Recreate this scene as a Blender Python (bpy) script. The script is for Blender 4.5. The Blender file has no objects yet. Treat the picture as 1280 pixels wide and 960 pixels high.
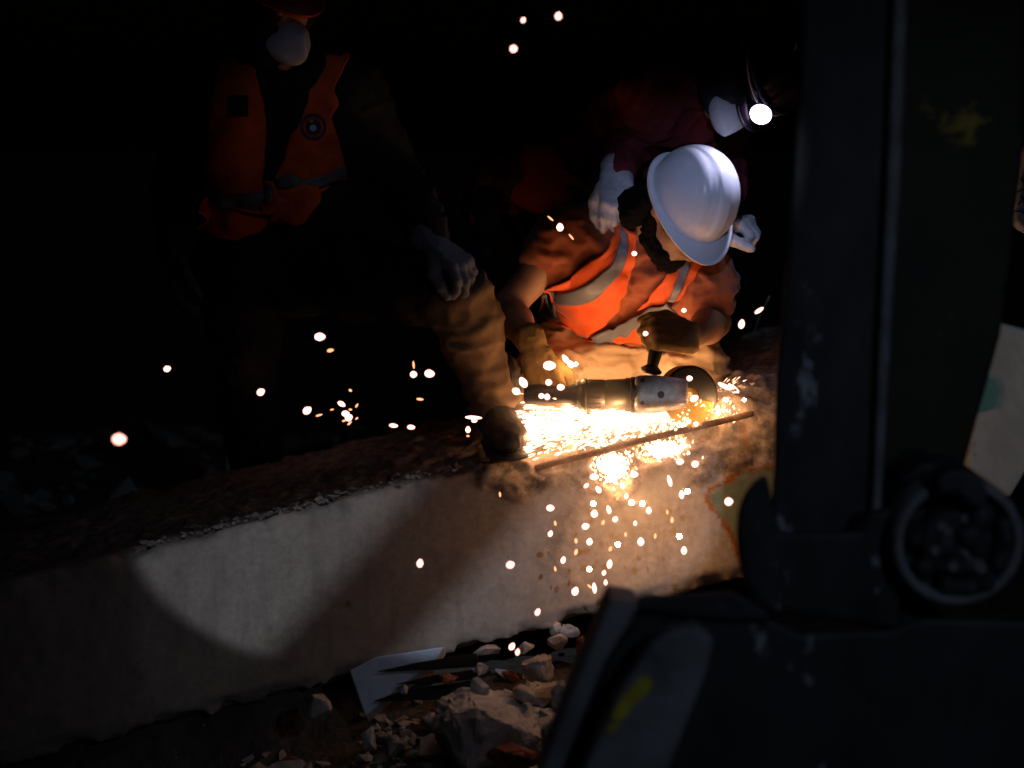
import bpy, bmesh, math, random
import numpy as np
from mathutils import Vector, Matrix
from mathutils.bvhtree import BVHTree

random.seed(7)
RNG = np.random.default_rng(11)
scene = bpy.context.scene
COL = scene.collection
R = math.radians

# ------------------------------------------------------------------ camera
CAM = np.array([0.0, -4.5, 1.15])
PITCH = R(8.0)
HFOV = R(32.0)
FPX = 640.0 / math.tan(HFOV / 2)
FWD = np.array([0, math.cos(PITCH), -math.sin(PITCH)])
UPV = np.array([0, math.sin(PITCH), math.cos(PITCH)])
RGT = np.array([1.0, 0, 0])


def ray(px, py):
    return FWD + RGT * ((px - 640.0) / FPX) + UPV * ((480.0 - py) / FPX)


def P(px, py, Y=0.0):
    """the point of the place seen at (px, py) of the 1280x960 photograph at world depth Y"""
    d = ray(px, py)
    return CAM + d * ((Y - CAM[1]) / d[1])


cam_data = bpy.data.cameras.new('camera')
cam_data.sensor_width = 36.0
cam_data.lens = 18.0 / math.tan(HFOV / 2)
cam_data.clip_start = 0.05
cam_data.clip_end = 400.0
cam_data.dof.use_dof = True
cam_data.dof.focus_distance = 4.36
cam_data.dof.aperture_fstop = 1.9
cam = bpy.data.objects.new('camera', cam_data)
cam.location = CAM
cam.rotation_euler = (R(90) - PITCH, 0, 0)
COL.objects.link(cam)
scene.camera = cam

# ------------------------------------------------------------------ materials


def nodes_of(m):
    m.use_nodes = True
    return m.node_tree.nodes, m.node_tree.links


def mat(name, col, rough=0.8, metal=0.0, var=0.25, scale=18.0, bump=0.3, bscale=60.0, bdist=0.004, col2=None,
        sheen=0.0, spec=0.4, coat=0.0, stretch=None, wear=None):
    m = bpy.data.materials.new(name)
    n, l = nodes_of(m)
    b = n['Principled BSDF']
    tc = n.new('ShaderNodeTexCoord')
    vec = tc.outputs['Object']
    if stretch:
        mp = n.new('ShaderNodeMapping')
        mp.inputs['Scale'].default_value = stretch
        l.new(vec, mp.inputs['Vector'])
        vec = mp.outputs['Vector']
    nt = n.new('ShaderNodeTexNoise')
    nt.inputs['Scale'].default_value = scale
    nt.inputs['Detail'].default_value = 8
    nt.inputs['Roughness'].default_value = 0.65
    l.new(vec, nt.inputs['Vector'])
    ramp = n.new('ShaderNodeValToRGB')
    c = np.array(col)
    c2 = np.array(col2) if col2 is not None else c * (1 - var)
    c1 = c if col2 is not None else np.minimum(c * (1 + var * 0.6), 0.95)
    ramp.color_ramp.elements[0].position = 0.32
    ramp.color_ramp.elements[1].position = 0.68
    ramp.color_ramp.elements[0].color = (*c2, 1)
    ramp.color_ramp.elements[1].color = (*c1, 1)
    l.new(nt.outputs['Fac'], ramp.inputs['Fac'])
    out = ramp.outputs['Color']
    if wear:
        wn = n.new('ShaderNodeTexNoise')
        wn.inputs['Scale'].default_value = wear[1]
        wn.inputs['Detail'].default_value = 10
        wn.inputs['Roughness'].default_value = 0.7
        l.new(vec, wn.inputs['Vector'])
        wr = n.new('ShaderNodeValToRGB')
        wr.color_ramp.elements[0].position = wear[2]
        wr.color_ramp.elements[1].position = wear[2] + 0.05
        l.new(wn.outputs['Fac'], wr.inputs['Fac'])
        mx = n.new('ShaderNodeMix')
        mx.data_type = 'RGBA'
        l.new(wr.outputs['Color'], mx.inputs['Factor'])
        l.new(out, mx.inputs['A'])
        mx.inputs['B'].default_value = (*wear[0], 1)
        out = mx.outputs['Result']
    l.new(out, b.inputs['Base Color'])
    b.inputs['Roughness'].default_value = rough
    b.inputs['Metallic'].default_value = metal
    b.inputs['Specular IOR Level'].default_value = spec
    if sheen:
        b.inputs['Sheen Weight'].default_value = sheen
        b.inputs['Sheen Roughness'].default_value = 0.5
    if coat:
        b.inputs['Coat Weight'].default_value = coat
        b.inputs['Coat Roughness'].default_value = 0.15
    if bump:
        bn = n.new('ShaderNodeTexNoise')
        bn.inputs['Scale'].default_value = bscale
        bn.inputs['Detail'].default_value = 6
        l.new(vec, bn.inputs['Vector'])
        bp = n.new('ShaderNodeBump')
        bp.inputs['Strength'].default_value = bump
        bp.inputs['Distance'].default_value = bdist
        l.new(bn.outputs['Fac'], bp.inputs['Height'])
        l.new(bp.outputs['Normal'], b.inputs['Normal'])
    return m


def emis(name, col, strength, sampling='NONE'):
    m = bpy.data.materials.new(name)
    n, l = nodes_of(m)
    n.remove(n['Principled BSDF'])
    e = n.new('ShaderNodeEmission')
    e.inputs['Color'].default_value = (*col, 1)
    e.inputs['Strength'].default_value = strength
    l.new(e.outputs[0], n['Material Output'].inputs['Surface'])
    m.cycles.emission_sampling = sampling
    return m


M = {}
M['skin'] = mat('skin', (0.33, 0.18, 0.11), 0.55, var=0.15, bump=0.2, bscale=120, bdist=0.001)
M['hair'] = mat('dark_hair', (0.005, 0.004, 0.0035), 1.0, spec=0.1, var=0.5, scale=90, bump=0.9, bscale=160, bdist=0.004)
M['tshirt'] = mat('rust_cotton', (0.30, 0.085, 0.035), 0.92, var=0.12, bump=0.3, bscale=300, bdist=0.001, sheen=0.2)
M['vest'] = mat('orange_mesh_fabric', (0.78, 0.105, 0.012), 0.7, var=0.1, bump=0.3, bscale=260, bdist=0.001, sheen=0.2)
M['vest_shaded'] = mat('shaded_orange_fabric', (0.55, 0.075, 0.012), 0.8, var=0.35, scale=14, bump=0.3, bscale=200, bdist=0.001)  # orange toned down so this vest reads as weakly lit
M['reflect_dull'] = mat('darker_grey_tape', (0.10, 0.11, 0.13), 0.5, var=0.3, bump=0.2)  # darker version of the grey tape
M['reflect'] = mat('grey_reflective_tape', (0.13, 0.15, 0.20), 0.42, var=0.12, scale=30, bump=0.25, bscale=60, bdist=0.002)
M['khaki'] = mat('khaki_cotton', (0.50, 0.38, 0.25), 0.92, var=0.22, scale=9, bump=0.4, bscale=40, bdist=0.004, sheen=0.15)
m_ = M['olive_khaki'] = mat('shin_lit_trousers', (0.19, 0.12, 0.06), 0.92, var=0.3, scale=9, bump=0.5, bscale=40, bdist=0.004)
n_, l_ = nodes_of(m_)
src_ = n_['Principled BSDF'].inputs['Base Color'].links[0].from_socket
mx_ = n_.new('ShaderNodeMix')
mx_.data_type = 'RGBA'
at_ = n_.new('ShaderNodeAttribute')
at_.attribute_name = 'lit_shin'
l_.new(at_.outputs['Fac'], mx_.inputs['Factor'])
mx_.inputs['A'].default_value = (0.008, 0.008, 0.008, 1)  # near-black cloth, khaki painted in where sparks light the shin
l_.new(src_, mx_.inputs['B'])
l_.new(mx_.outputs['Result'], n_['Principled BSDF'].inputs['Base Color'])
M['shaded_glove'] = mat('shaded_knit_glove', (0.022, 0.022, 0.024), 0.9, bump=0.3)  # copy of the grey glove, darkened for the unlit hand
M['black_cloth'] = mat('black_cloth', (0.012, 0.012, 0.014), 0.9, var=0.3, bump=0.3)
M['green_cloth'] = mat('dark_green_cloth', (0.007, 0.010, 0.009), 0.9, var=0.3, bump=0.3)
M['burgundy'] = mat('burgundy_cloth', (0.16, 0.020, 0.026), 0.9, var=0.3, scale=12, bump=0.4, bscale=30, bdist=0.006)
M['white_glove'] = mat('white_knit_glove', (0.74, 0.74, 0.76), 0.9, col2=(0.42, 0.41, 0.42), scale=20, bump=0.5, bscale=220, bdist=0.0015)
M['grey_glove'] = mat('grey_knit_glove', (0.10, 0.10, 0.11), 0.9, var=0.2, scale=25, bump=0.5, bscale=220, bdist=0.0015)
M['tan_glove'] = mat('tan_leather_glove', (0.25, 0.155, 0.05), 0.75, var=0.35, scale=22, bump=0.5, bscale=70, bdist=0.003)
M['white_shell'] = mat('white_helmet_shell', (0.74, 0.75, 0.78), 0.32, var=0.06, scale=14, bump=0.04, bscale=200, bdist=0.001,
                       wear=((0.40, 0.36, 0.33), 34.0, 0.635))
M['red_shell'] = mat('red_helmet_shell', (0.35, 0.02, 0.015), 0.35, var=0.1, bump=0.0)
M['black_shell'] = mat('black_helmet_shell', (0.012, 0.012, 0.015), 0.3, var=0.1, bump=0.0)
M['mask'] = mat('white_mask_felt', (0.62, 0.58, 0.60), 0.9, var=0.1, bump=0.6, bscale=90, bdist=0.003)
M['cool_lit_mask'] = mat('cool_lit_mask_felt', (0.42, 0.43, 0.50), 0.9, var=0.15, bump=0.6, bscale=90, bdist=0.003)  # bluish tint stands for cool headlamp light on the mask
M['white_cord'] = mat('white_elastic', (0.7, 0.7, 0.68), 0.8, bump=0.0)
M['boot'] = mat('dusty_boot_leather', (0.020, 0.014, 0.011), 0.6, var=0.4, scale=25, bump=0.4, bscale=50)
M['rubber'] = mat('black_rubber', (0.015, 0.015, 0.015), 0.6, var=0.2, bump=0.2)
M['grinder'] = mat('dark_grinder_housing', (0.03, 0.026, 0.023), 0.5, var=0.35, scale=30, bump=0.25, bscale=80, bdist=0.001)
M['alu'] = mat('cast_metal', (0.30, 0.295, 0.29), 0.5, metal=0.6, var=0.45, scale=40, bump=0.3, bscale=120, bdist=0.001)
M['black_steel'] = mat('black_steel', (0.02, 0.02, 0.02), 0.45, metal=0.5, var=0.3, bump=0.1)
M['disc'] = mat('abrasive_disc', (0.42, 0.27, 0.05), 0.8, var=0.25, scale=120, bump=0.5, bscale=400, bdist=0.001)
M['rebar'] = mat('rusty_rebar', (0.16, 0.075, 0.045), 0.75, metal=0.2, var=0.5, scale=60, bump=0.4, bscale=120)
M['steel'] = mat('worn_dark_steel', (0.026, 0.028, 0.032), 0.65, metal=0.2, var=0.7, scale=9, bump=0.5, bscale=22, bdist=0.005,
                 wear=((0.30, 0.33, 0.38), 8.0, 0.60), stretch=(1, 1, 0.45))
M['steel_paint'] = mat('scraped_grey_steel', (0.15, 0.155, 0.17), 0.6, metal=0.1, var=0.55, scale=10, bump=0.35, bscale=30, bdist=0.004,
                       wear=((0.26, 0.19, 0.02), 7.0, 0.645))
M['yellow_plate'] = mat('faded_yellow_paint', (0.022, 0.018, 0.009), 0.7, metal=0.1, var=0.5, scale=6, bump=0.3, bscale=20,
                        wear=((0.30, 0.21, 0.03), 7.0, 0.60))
M['yellow_mark'] = mat('yellow_paint_mark', (0.42, 0.33, 0.03), 0.7, var=0.35, scale=40, bump=0.3)
M['slab'] = mat('pale_painted_concrete', (0.30, 0.305, 0.30), 0.9, var=0.2, scale=14, bump=0.5, bscale=60, bdist=0.004,
                wear=((0.22, 0.23, 0.24), 9.0, 0.66))
M['teal'] = mat('teal_paint', (0.06, 0.22, 0.20), 0.85, var=0.25, scale=25, bump=0.3)
M['bluetile'] = mat('pale_blue_plaster', (0.42, 0.47, 0.60), 0.7, var=0.2, scale=20, bump=0.3)
M['darkline'] = mat('dark_crack', (0.03, 0.03, 0.05), 0.9, bump=0.0)
M['whiteblock'] = mat('whitewashed_plaster', (0.52, 0.58, 0.70), 0.9, var=0.15, scale=16, bump=0.5, bscale=50, bdist=0.004,
                      wear=((0.3, 0.28, 0.27), 14.0, 0.66))
M['stone'] = mat('broken_concrete', (0.32, 0.28, 0.25), 0.95, var=0.35, scale=14, bump=0.7, bscale=45, bdist=0.008)
M['stone_pale'] = mat('pale_broken_concrete', (0.34, 0.33, 0.32), 0.95, var=0.3, scale=14, bump=0.7, bscale=45, bdist=0.008)
M['brick'] = mat('broken_brick', (0.22, 0.075, 0.04), 0.95, var=0.35, scale=16, bump=0.6, bscale=45, bdist=0.006)
M['shade_streak'] = mat('shadow_black', (0.022, 0.016, 0.012), 0.9, var=0.5, scale=12, bump=0.5, stretch=(0.2, 2, 2))  # near-black for the painted shadow streaks on the plaster block
M['dirt'] = mat('rubble_dirt', (0.10, 0.085, 0.07), 0.97, var=0.45, scale=5, bump=0.8, bscale=20, bdist=0.03)
M['spark'] = emis('white_hot_spark', (1.0, 0.42, 0.33), 4.2)
M['spark_dim'] = emis('orange_spark', (1.0, 0.34, 0.14), 2.4)
M['spark_hot'] = emis('hot_spark_shower', (1.0, 0.52, 0.30), 5.0)
M['lamp_lens'] = emis('headlamp_lens', (0.80, 0.55, 1.0), 9.0)
M['navy'] = mat('navy_emblem', (0.02, 0.03, 0.07), 0.8, bump=0.0)
M['sky_emblem'] = mat('pale_blue_emblem', (0.42, 0.55, 0.70), 0.8, bump=0.0)

# ------------------------------------------------------------------ object helpers


def tag(o, label=None, cat=None, group=None, kind=None):
    if label:
        o['label'] = label
    if cat:
        o['category'] = cat
    if group:
        o['group'] = group
    if kind:
        o['kind'] = kind
    return o


def empty(name, loc, label, cat, group=None):
    o = bpy.data.objects.new(name, None)
    o.location = Vector([float(v) for v in loc])
    COL.objects.link(o)
    tag(o, label, cat, group)
    return o


def link(name, me, m, parent=None, smooth=True):
    o = bpy.data.objects.new(name, me)
    COL.objects.link(o)
    if m is not None:
        me.materials.append(m)
    if parent is not None:
        o.parent = parent
        top, off = parent, Vector((0, 0, 0))
        while top is not None:
            off += Vector(top.location)
            top = top.parent
        o.location = -off      # geometry is given in world coordinates; parents are only translated
    if smooth:
        me.polygons.foreach_set('use_smooth', [True] * len(me.polygons))
    return o


def mesh_np(name, V, F, m, parent=None, smooth=True):
    me = bpy.data.meshes.new(name)
    me.from_pydata([tuple(map(float, v)) for v in V], [], [tuple(map(int, f)) for f in F])
    me.update()
    return link(name, me, m, parent, smooth)


def bm_obj(name, bm, m, parent=None, smooth=False):
    bmesh.ops.recalc_face_normals(bm, faces=bm.faces)
    me = bpy.data.meshes.new(name)
    bm.to_mesh(me)
    bm.free()
    return link(name, me, m, parent, smooth)


def rebase(o):
    """move a top-level mesh's origin to the middle of its geometry"""
    me = o.data
    V = np.empty(len(me.vertices) * 3)
    me.vertices.foreach_get('co', V)
    V = V.reshape(-1, 3)
    c = (V.min(0) + V.max(0)) / 2
    me.vertices.foreach_set('co', (V - c).ravel())
    me.update()
    o.location = Vector(o.location) + Vector(c)
    return o


def nrm(v):
    v = np.array(v, float)
    return v / np.linalg.norm(v)


def frame(x, zhint):
    """columns x, y, z"""
    x = nrm(x)
    z = np.array(zhint, float)
    z = nrm(z - x * np.dot(x, z))
    y = np.cross(z, x)
    return np.stack([x, y, z], 1)

# ------------------------------------------------------------------ noise


def _hash(i, j, k):
    h = (i * 374761393 + j * 668265263 + k * 2147483647 * 31) & 0xFFFFFFFF
    h = ((h ^ (h >> 13)) * 1274126177) & 0xFFFFFFFF
    h = ((h ^ (h >> 15)) * 2246822519) & 0xFFFFFFFF
    return ((h ^ (h >> 16)) & 0xFFFFFF) / float(0xFFFFFF)


def vnoise(Q):
    Q = np.asarray(Q, float)
    f = np.floor(Q)
    i = f.astype(np.int64)
    t = Q - f
    t = t * t * t * (t * (t * 6 - 15) + 10)
    out = 0
    for a in (0, 1):
        wa = t[..., 0] if a else 1 - t[..., 0]
        for b in (0, 1):
            wb = t[..., 1] if b else 1 - t[..., 1]
            for c in (0, 1):
                wc = t[..., 2] if c else 1 - t[..., 2]
                out = out + wa * wb * wc * _hash(i[..., 0] + a, i[..., 1] + b, i[..., 2] + c)
    return out


def fbm(Q, oct=4, gain=0.5):
    s, a, tot = 0, 1.0, 0
    for o in range(oct):
        s = s + a * vnoise(Q * (2.03 ** o) + 17.3 * o)
        tot += a
        a *= gain
    return s / tot


def sstep(a, b, x):
    t = np.clip((x - a) / (b - a), 0, 1)
    return t * t * (3 - 2 * t)

# ------------------------------------------------------------------ signed distance bodies


def cone(a, b, r0, r1=None, flat=None):
    return ('cone', np.array(a, float), np.array(b, float), r0, r0 if r1 is None else r1, flat)


def ell(c, fr, radii):
    return ('ell', np.array(c, float), np.array(fr, float), np.array(radii, float))


def chain(pts, rad):
    return [cone(pts[i], pts[i + 1], rad[i], rad[i + 1]) for i in range(len(pts) - 1)]


def prim_bounds(p):
    if p[0] == 'cone':
        r = max(p[3], p[4])
        return np.minimum(p[1], p[2]) - r, np.maximum(p[1], p[2]) + r
    e = np.abs(p[2]) @ p[3]
    return p[1] - e, p[1] + e


def prim_eval(p, X):
    if p[0] == 'cone':
        a, b, r0, r1, flat = p[1:]
        d = b - a
        q = X - a
        t = np.clip((q @ d) / max(d @ d, 1e-9), 0, 1)
        q = q - t[..., None] * d
        if flat is not None:
            n, f = flat
            n = nrm(n)
            q = q + (q @ n)[..., None] * n * (1.0 / f - 1.0)
        return np.sqrt((q * q).sum(-1)) - (r0 + (r1 - r0) * t)
    q = (X - p[1]) @ p[2]
    k0 = np.sqrt(((q / p[3]) ** 2).sum(-1)) + 1e-9
    k1 = np.sqrt(((q / p[3] ** 2) ** 2).sum(-1)) + 1e-9
    return k0 * (k0 - 1) / k1


def surface_nets(d, lo, h):
    s = d < 0
    nx, ny, nz = d.shape
    cnt = np.zeros((nx - 1, ny - 1, nz - 1), np.int8)
    for a in (0, 1):
        for b in (0, 1):
            for c in (0, 1):
                cnt += s[a:nx - 1 + a, b:ny - 1 + b, c:nz - 1 + c]
    act = (cnt > 0) & (cnt < 8)
    idx = np.argwhere(act)
    vid = -np.ones(act.shape, np.int64)
    vid[act] = np.arange(len(idx))
    acc = np.zeros((len(idx), 3))
    num = np.zeros(len(idx))
    cs = [(a, b, c) for a in (0, 1) for b in (0, 1) for c in (0, 1)]
    for u in cs:
        for v in cs:
            if sum(v) - sum(u) == 1 and all(v[i] >= u[i] for i in range(3)):
                du = d[idx[:, 0] + u[0], idx[:, 1] + u[1], idx[:, 2] + u[2]]
                dv = d[idx[:, 0] + v[0], idx[:, 1] + v[1], idx[:, 2] + v[2]]
                m = (du < 0) != (dv < 0)
                t = np.where(m, du / np.where(np.abs(du - dv) < 1e-12, 1, du - dv), 0)
                pt = np.array(u) + t[:, None] * (np.array(v) - np.array(u))
                acc += np.where(m[:, None], pt, 0)
                num += m
    V = lo + h * (idx + acc / num[:, None])
    F = []
    for ax in range(3):
        o1, o2 = [(1, 2), (2, 0), (0, 1)][ax]
        A = [slice(None)] * 3
        B = [slice(None)] * 3
        A[ax] = slice(0, -1)
        B[ax] = slice(1, None)
        sa, sb = s[tuple(A)], s[tuple(B)]
        e = np.argwhere(sa != sb)
        e = e[(e[:, o1] > 0) & (e[:, o2] > 0) & (e[:, o1] < d.shape[o1] - 1) & (e[:, o2] < d.shape[o2] - 1)]
        if not len(e):
            continue
        flip = sa[tuple(e.T)]
        e1 = np.zeros(3, int)
        e1[o1] = 1
        e2 = np.zeros(3, int)
        e2[o2] = 1
        q = np.stack([vid[tuple((e - e1 - e2).T)], vid[tuple((e - e2).T)], vid[tuple(e.T)], vid[tuple((e - e1).T)]], 1)
        q[~flip] = q[~flip][:, ::-1]
        F.append(q)
    return V, np.concatenate(F)


def vnormals(V, F):
    F = np.asarray(F)
    n = np.cross(V[F[:, 2]] - V[F[:, 0]], V[F[:, 3]] - V[F[:, 1]])
    N = np.zeros_like(V)
    for i in range(4):
        np.add.at(N, F[:, i], n)
    return N / (np.linalg.norm(N, axis=1, keepdims=True) + 1e-12)


def blob(prims, h=0.008, k=0.02, cuts=(), post=None, pad=0.03):
    """smooth union of the primitives as one closed quad surface"""
    lo = np.min([prim_bounds(p)[0] for p in prims], 0) - pad
    hi = np.max([prim_bounds(p)[1] for p in prims], 0) + pad
    n = np.ceil((hi - lo) / h).astype(int) + 1
    d = np.full(n, 0.5)
    ax = [lo[i] + h * np.arange(n[i]) for i in range(3)]

    def window(p, m):
        a, b = prim_bounds(p)
        i0 = np.clip(np.floor((a - m - lo) / h).astype(int), 0, n - 1)
        i1 = np.clip(np.ceil((b + m - lo) / h).astype(int) + 1, 1, n)
        sl = tuple(slice(i0[i], i1[i]) for i in range(3))
        X = np.stack(np.meshgrid(*[ax[i][sl[i]] for i in range(3)], indexing='ij'), -1)
        return sl, X
    for p in prims:
        sl, X = window(p, k + 2 * h)
        e = prim_eval(p, X)
        g = d[sl]
        hh = np.clip(0.5 + 0.5 * (g - e) / k, 0, 1)
        d[sl] = g * (1 - hh) + e * hh - k * hh * (1 - hh)
    for p in cuts:
        sl, X = window(p, 2 * h)
        d[sl] = np.maximum(d[sl], -prim_eval(p, X))
    if post is not None:
        X = np.stack(np.meshgrid(*ax, indexing='ij'), -1)
        d = post(X, d)
    d[0], d[-1], d[:, 0], d[:, -1], d[:, :, 0], d[:, :, -1] = [np.maximum(x, 1e-3) for x in
                                                              (d[0], d[-1], d[:, 0], d[:, -1], d[:, :, 0], d[:, :, -1])]
    return surface_nets(d, lo, h)


def folds(V, F, amp, sc, seed=0.0, amp2=None):
    N = vnormals(V, F)
    Q = V * np.array(sc) + seed
    w = fbm(V * 7 + seed, 2)[:, None] * 2.2
    r = 1 - np.abs(2 * vnoise(Q + w) - 1)
    r2 = 1 - np.abs(2 * vnoise(Q * 2.3 + w * 1.4 + 5) - 1)
    disp = 1.25 * amp * (r ** 3.2 - 0.28) + (amp2 if amp2 is not None else amp * 0.4) * (r2 ** 2.6 - 0.3)
    return V + N * disp[:, None]


def smooth_np(V, F, it=2, lam=0.5):
    F = np.asarray(F)
    for _ in range(it):
        S = np.zeros_like(V)
        c = np.zeros(len(V))
        for i in range(4):
            j = (i + 1) % 4
            np.add.at(S, F[:, i], V[F[:, j]])
            np.add.at(c, F[:, i], 1)
            np.add.at(S, F[:, j], V[F[:, i]])
            np.add.at(c, F[:, j], 1)
        V = V + lam * (S / c[:, None] - V)
    return V


def bvh_of(V, F):
    return BVHTree.FromPolygons([tuple(v) for v in V], [tuple(int(i) for i in f) for f in F])


def resample(pts, n):
    pts = np.array(pts, float)
    # Catmull-Rom through the points, then even spacing
    ext = np.vstack([2 * pts[0] - pts[1], pts, 2 * pts[-1] - pts[-2]])
    out = []
    for i in range(len(pts) - 1):
        p0, p1, p2, p3 = ext[i:i + 4]
        for t in np.linspace(0, 1, 16, endpoint=False):
            out.append(0.5 * (2 * p1 + (p2 - p0) * t + (2 * p0 - 5 * p1 + 4 * p2 - p3) * t * t + (3 * p1 - p0 - 3 * p2 + p3) * t ** 3))
    out.append(pts[-1])
    out = np.array(out)
    s = np.concatenate([[0], np.cumsum(np.linalg.norm(np.diff(out, axis=0), axis=1))])
    t = np.linspace(0, s[-1], n)
    return np.stack([np.interp(t, s, out[:, i]) for i in range(out.shape[1])], 1)


def strip(name, m, parent, bvh, left, right, off=0.006, nu=40, nv=10, thick=0.004, ydef=0.0, wr=0.003, seed=0.0):
    """a band of cloth laid on a body: both long edges run over the body's surface, the band has thickness"""
    A, B = resample(left, nu), resample(right, nu)
    V = np.zeros((nu, nv, 3))
    for i in range(nu):
        for j in range(nv):
            t = j / (nv - 1)
            q = A[i] * (1 - t) + B[i] * t
            d = nrm(ray(q[0], q[1]))
            hit = bvh.ray_cast(Vector(CAM), Vector(d))
            if hit[0] is None:
                pt = P(q[0], q[1], ydef)
                hit = bvh.find_nearest(Vector(pt))
            V[i, j] = np.array(hit[0]) + np.array(hit[1]) * off
    for _ in range(3):
        W = V.copy()
        W[1:-1] = 0.5 * V[1:-1] + 0.25 * (V[:-2] + V[2:])
        V = W.copy()
        W[:, 1:-1] = 0.5 * V[:, 1:-1] + 0.25 * (V[:, :-2] + V[:, 2:])
        V = W
    VV = V.reshape(-1, 3)
    F = [(i * nv + j, i * nv + j + 1, (i + 1) * nv + j + 1, (i + 1) * nv + j) for i in range(nu - 1) for j in range(nv - 1)]
    N = vnormals(VV, F)
    if (N @ (CAM - VV.mean(0))).mean() < 0:
        F = [f[::-1] for f in F]
        N = -N
    VV = VV + N * (wr * (vnoise(VV * np.array([28, 14, 34]) + seed) - 0.2))[:, None]
    o = mesh_np(name, VV, F, m, parent)
    sm = o.modifiers.new('cloth_thickness', 'SOLIDIFY')
    sm.thickness = thick
    sm.offset = 1.0
    return o, (VV, F)


def tube(name, pts, rad, m, parent=None, n=8, rib=None, res=None):
    pts = np.array(pts, float)
    if res:
        pts = resample(pts, res)
    rad = np.full(len(pts), rad) if np.isscalar(rad) else np.interp(np.linspace(0, 1, len(pts)), np.linspace(0, 1, len(rad)), rad)
    if rib:
        s = np.concatenate([[0], np.cumsum(np.linalg.norm(np.diff(pts, axis=0), axis=1))])
        rad = rad * (1 + rib[1] * (np.sin(s / rib[0] * 2 * math.pi) > 0.2))
    V, F = [], []
    T = np.gradient(pts, axis=0)
    up = np.array([0.13, 0.2, 0.97])
    for i, p in enumerate(pts):
        fr = frame(T[i], up)
        for k in range(n):
            a = 2 * math.pi * k / n
            V.append(p + rad[i] * (fr[:, 1] * math.cos(a) + fr[:, 2] * math.sin(a)))
    for i in range(len(pts) - 1):
        for k in range(n):
            F.append((i * n + k, i * n + (k + 1) % n, (i + 1) * n + (k + 1) % n, (i + 1) * n + k))
    F.append(tuple(range(n))[::-1])
    F.append(tuple((len(pts) - 1) * n + k for k in range(n)))
    return mesh_np(name, V, F, m, parent)


def lathe(name, a, b, prof, m, parent=None, n=28, bevel=False):
    """prof: (t along a->b in metres, radius)"""
    a, b = np.array(a, float), np.array(b, float)
    fr = frame(b - a, (0.11, -0.3, 0.95))
    V, F = [], []
    for t, r in prof:
        for k in range(n):
            g = 2 * math.pi * k / n
            V.append(a + fr[:, 0] * t + r * (fr[:, 1] * math.cos(g) + fr[:, 2] * math.sin(g)))
    for i in range(len(prof) - 1):
        for k in range(n):
            F.append((i * n + k, i * n + (k + 1) % n, (i + 1) * n + (k + 1) % n, (i + 1) * n + k))
    F.append(tuple(range(n))[::-1])
    F.append(tuple((len(prof) - 1) * n + k for k in range(n)))
    o = mesh_np(name, V, F, m, parent, smooth=False)
    o.data.polygons.foreach_set('use_smooth', [len(p.vertices) == 4 for p in o.data.polygons])
    try:
        o.data.set_sharp_from_angle(angle=R(40))
    except Exception:
        pass
    return o


def prism(name, poly, Y, depth, m, parent=None, bevel=0.008, seg=2, slope=(0, 0), drop=0.0, shrink=1.0):
    """a plate or block whose outline stands at depth Y and which is `depth` metres thick away from the viewer"""
    bm = bmesh.new()
    f = [bm.verts.new(tuple(P(x, y, Y + slope[0] * (x - poly[0][0]) + slope[1] * (y - poly[0][1])))) for x, y in poly]
    cx = sum(v.co.x for v in f) / len(f)
    g = [bm.verts.new((cx + (v.co.x - cx) * shrink, v.co.y + depth, v.co.z + drop)) for v in f]
    n = len(f)
    bm.faces.new(f)
    bm.faces.new(g[::-1])
    for i in range(n):
        bm.faces.new((f[i], g[i], g[(i + 1) % n], f[(i + 1) % n]))
    bmesh.ops.recalc_face_normals(bm, faces=bm.faces)
    if bevel:
        bmesh.ops.bevel(bm, geom=bm.edges[:], offset=bevel, segments=seg, affect='EDGES', profile=0.5, clamp_overlap=True)
    return bm_obj(name, bm, m, parent)


def box_between(name, a, b, w, d, m, parent=None, up=(0, -1, 0.1), bevel=0.008):
    a, b = np.array(a, float), np.array(b, float)
    fr = frame(b - a, up)
    L = np.linalg.norm(b - a)
    bm = bmesh.new()
    bmesh.ops.create_cube(bm, size=1.0)
    Mx = Matrix([[fr[0, 0] * L, fr[0, 1] * w, fr[0, 2] * d, (a[0] + b[0]) / 2],
                 [fr[1, 0] * L, fr[1, 1] * w, fr[1, 2] * d, (a[1] + b[1]) / 2],
                 [fr[2, 0] * L, fr[2, 1] * w, fr[2, 2] * d, (a[2] + b[2]) / 2], [0, 0, 0, 1]])
    bmesh.ops.transform(bm, matrix=Mx, verts=bm.verts)
    if bevel:
        bmesh.ops.bevel(bm, geom=bm.edges[:], offset=bevel, segments=2, affect='EDGES', clamp_overlap=True)
    return bm_obj(name, bm, m, parent)




def proj(V):
    q = np.asarray(V) - CAM
    z = q @ FWD
    return 640 + FPX * (q @ RGT) / z, 480 - FPX * (q @ UPV) / z

# ------------------------------------------------------------------ the setting: ground


def ground_z(x, y):
    z = np.where(y < -0.40, -0.10 + (y + 0.40) * 0.26, -0.10)
    z = np.maximum(z, -0.42)
    z = z - sstep(-0.36, -0.46, y) * (0.02 + 0.30 * np.clip(-0.12 - x, 0, 1.6)) * sstep(-9, -3, y)
    z = z + 0.10 * (fbm(np.stack([x * 1.7, y * 1.7, 0 * x], -1), 3) - 0.5)
    far = np.sqrt(x * x + y * y)
    return z * (1 - sstep(6, 14, far)) - 0.15 * sstep(6, 14, far)


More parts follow.
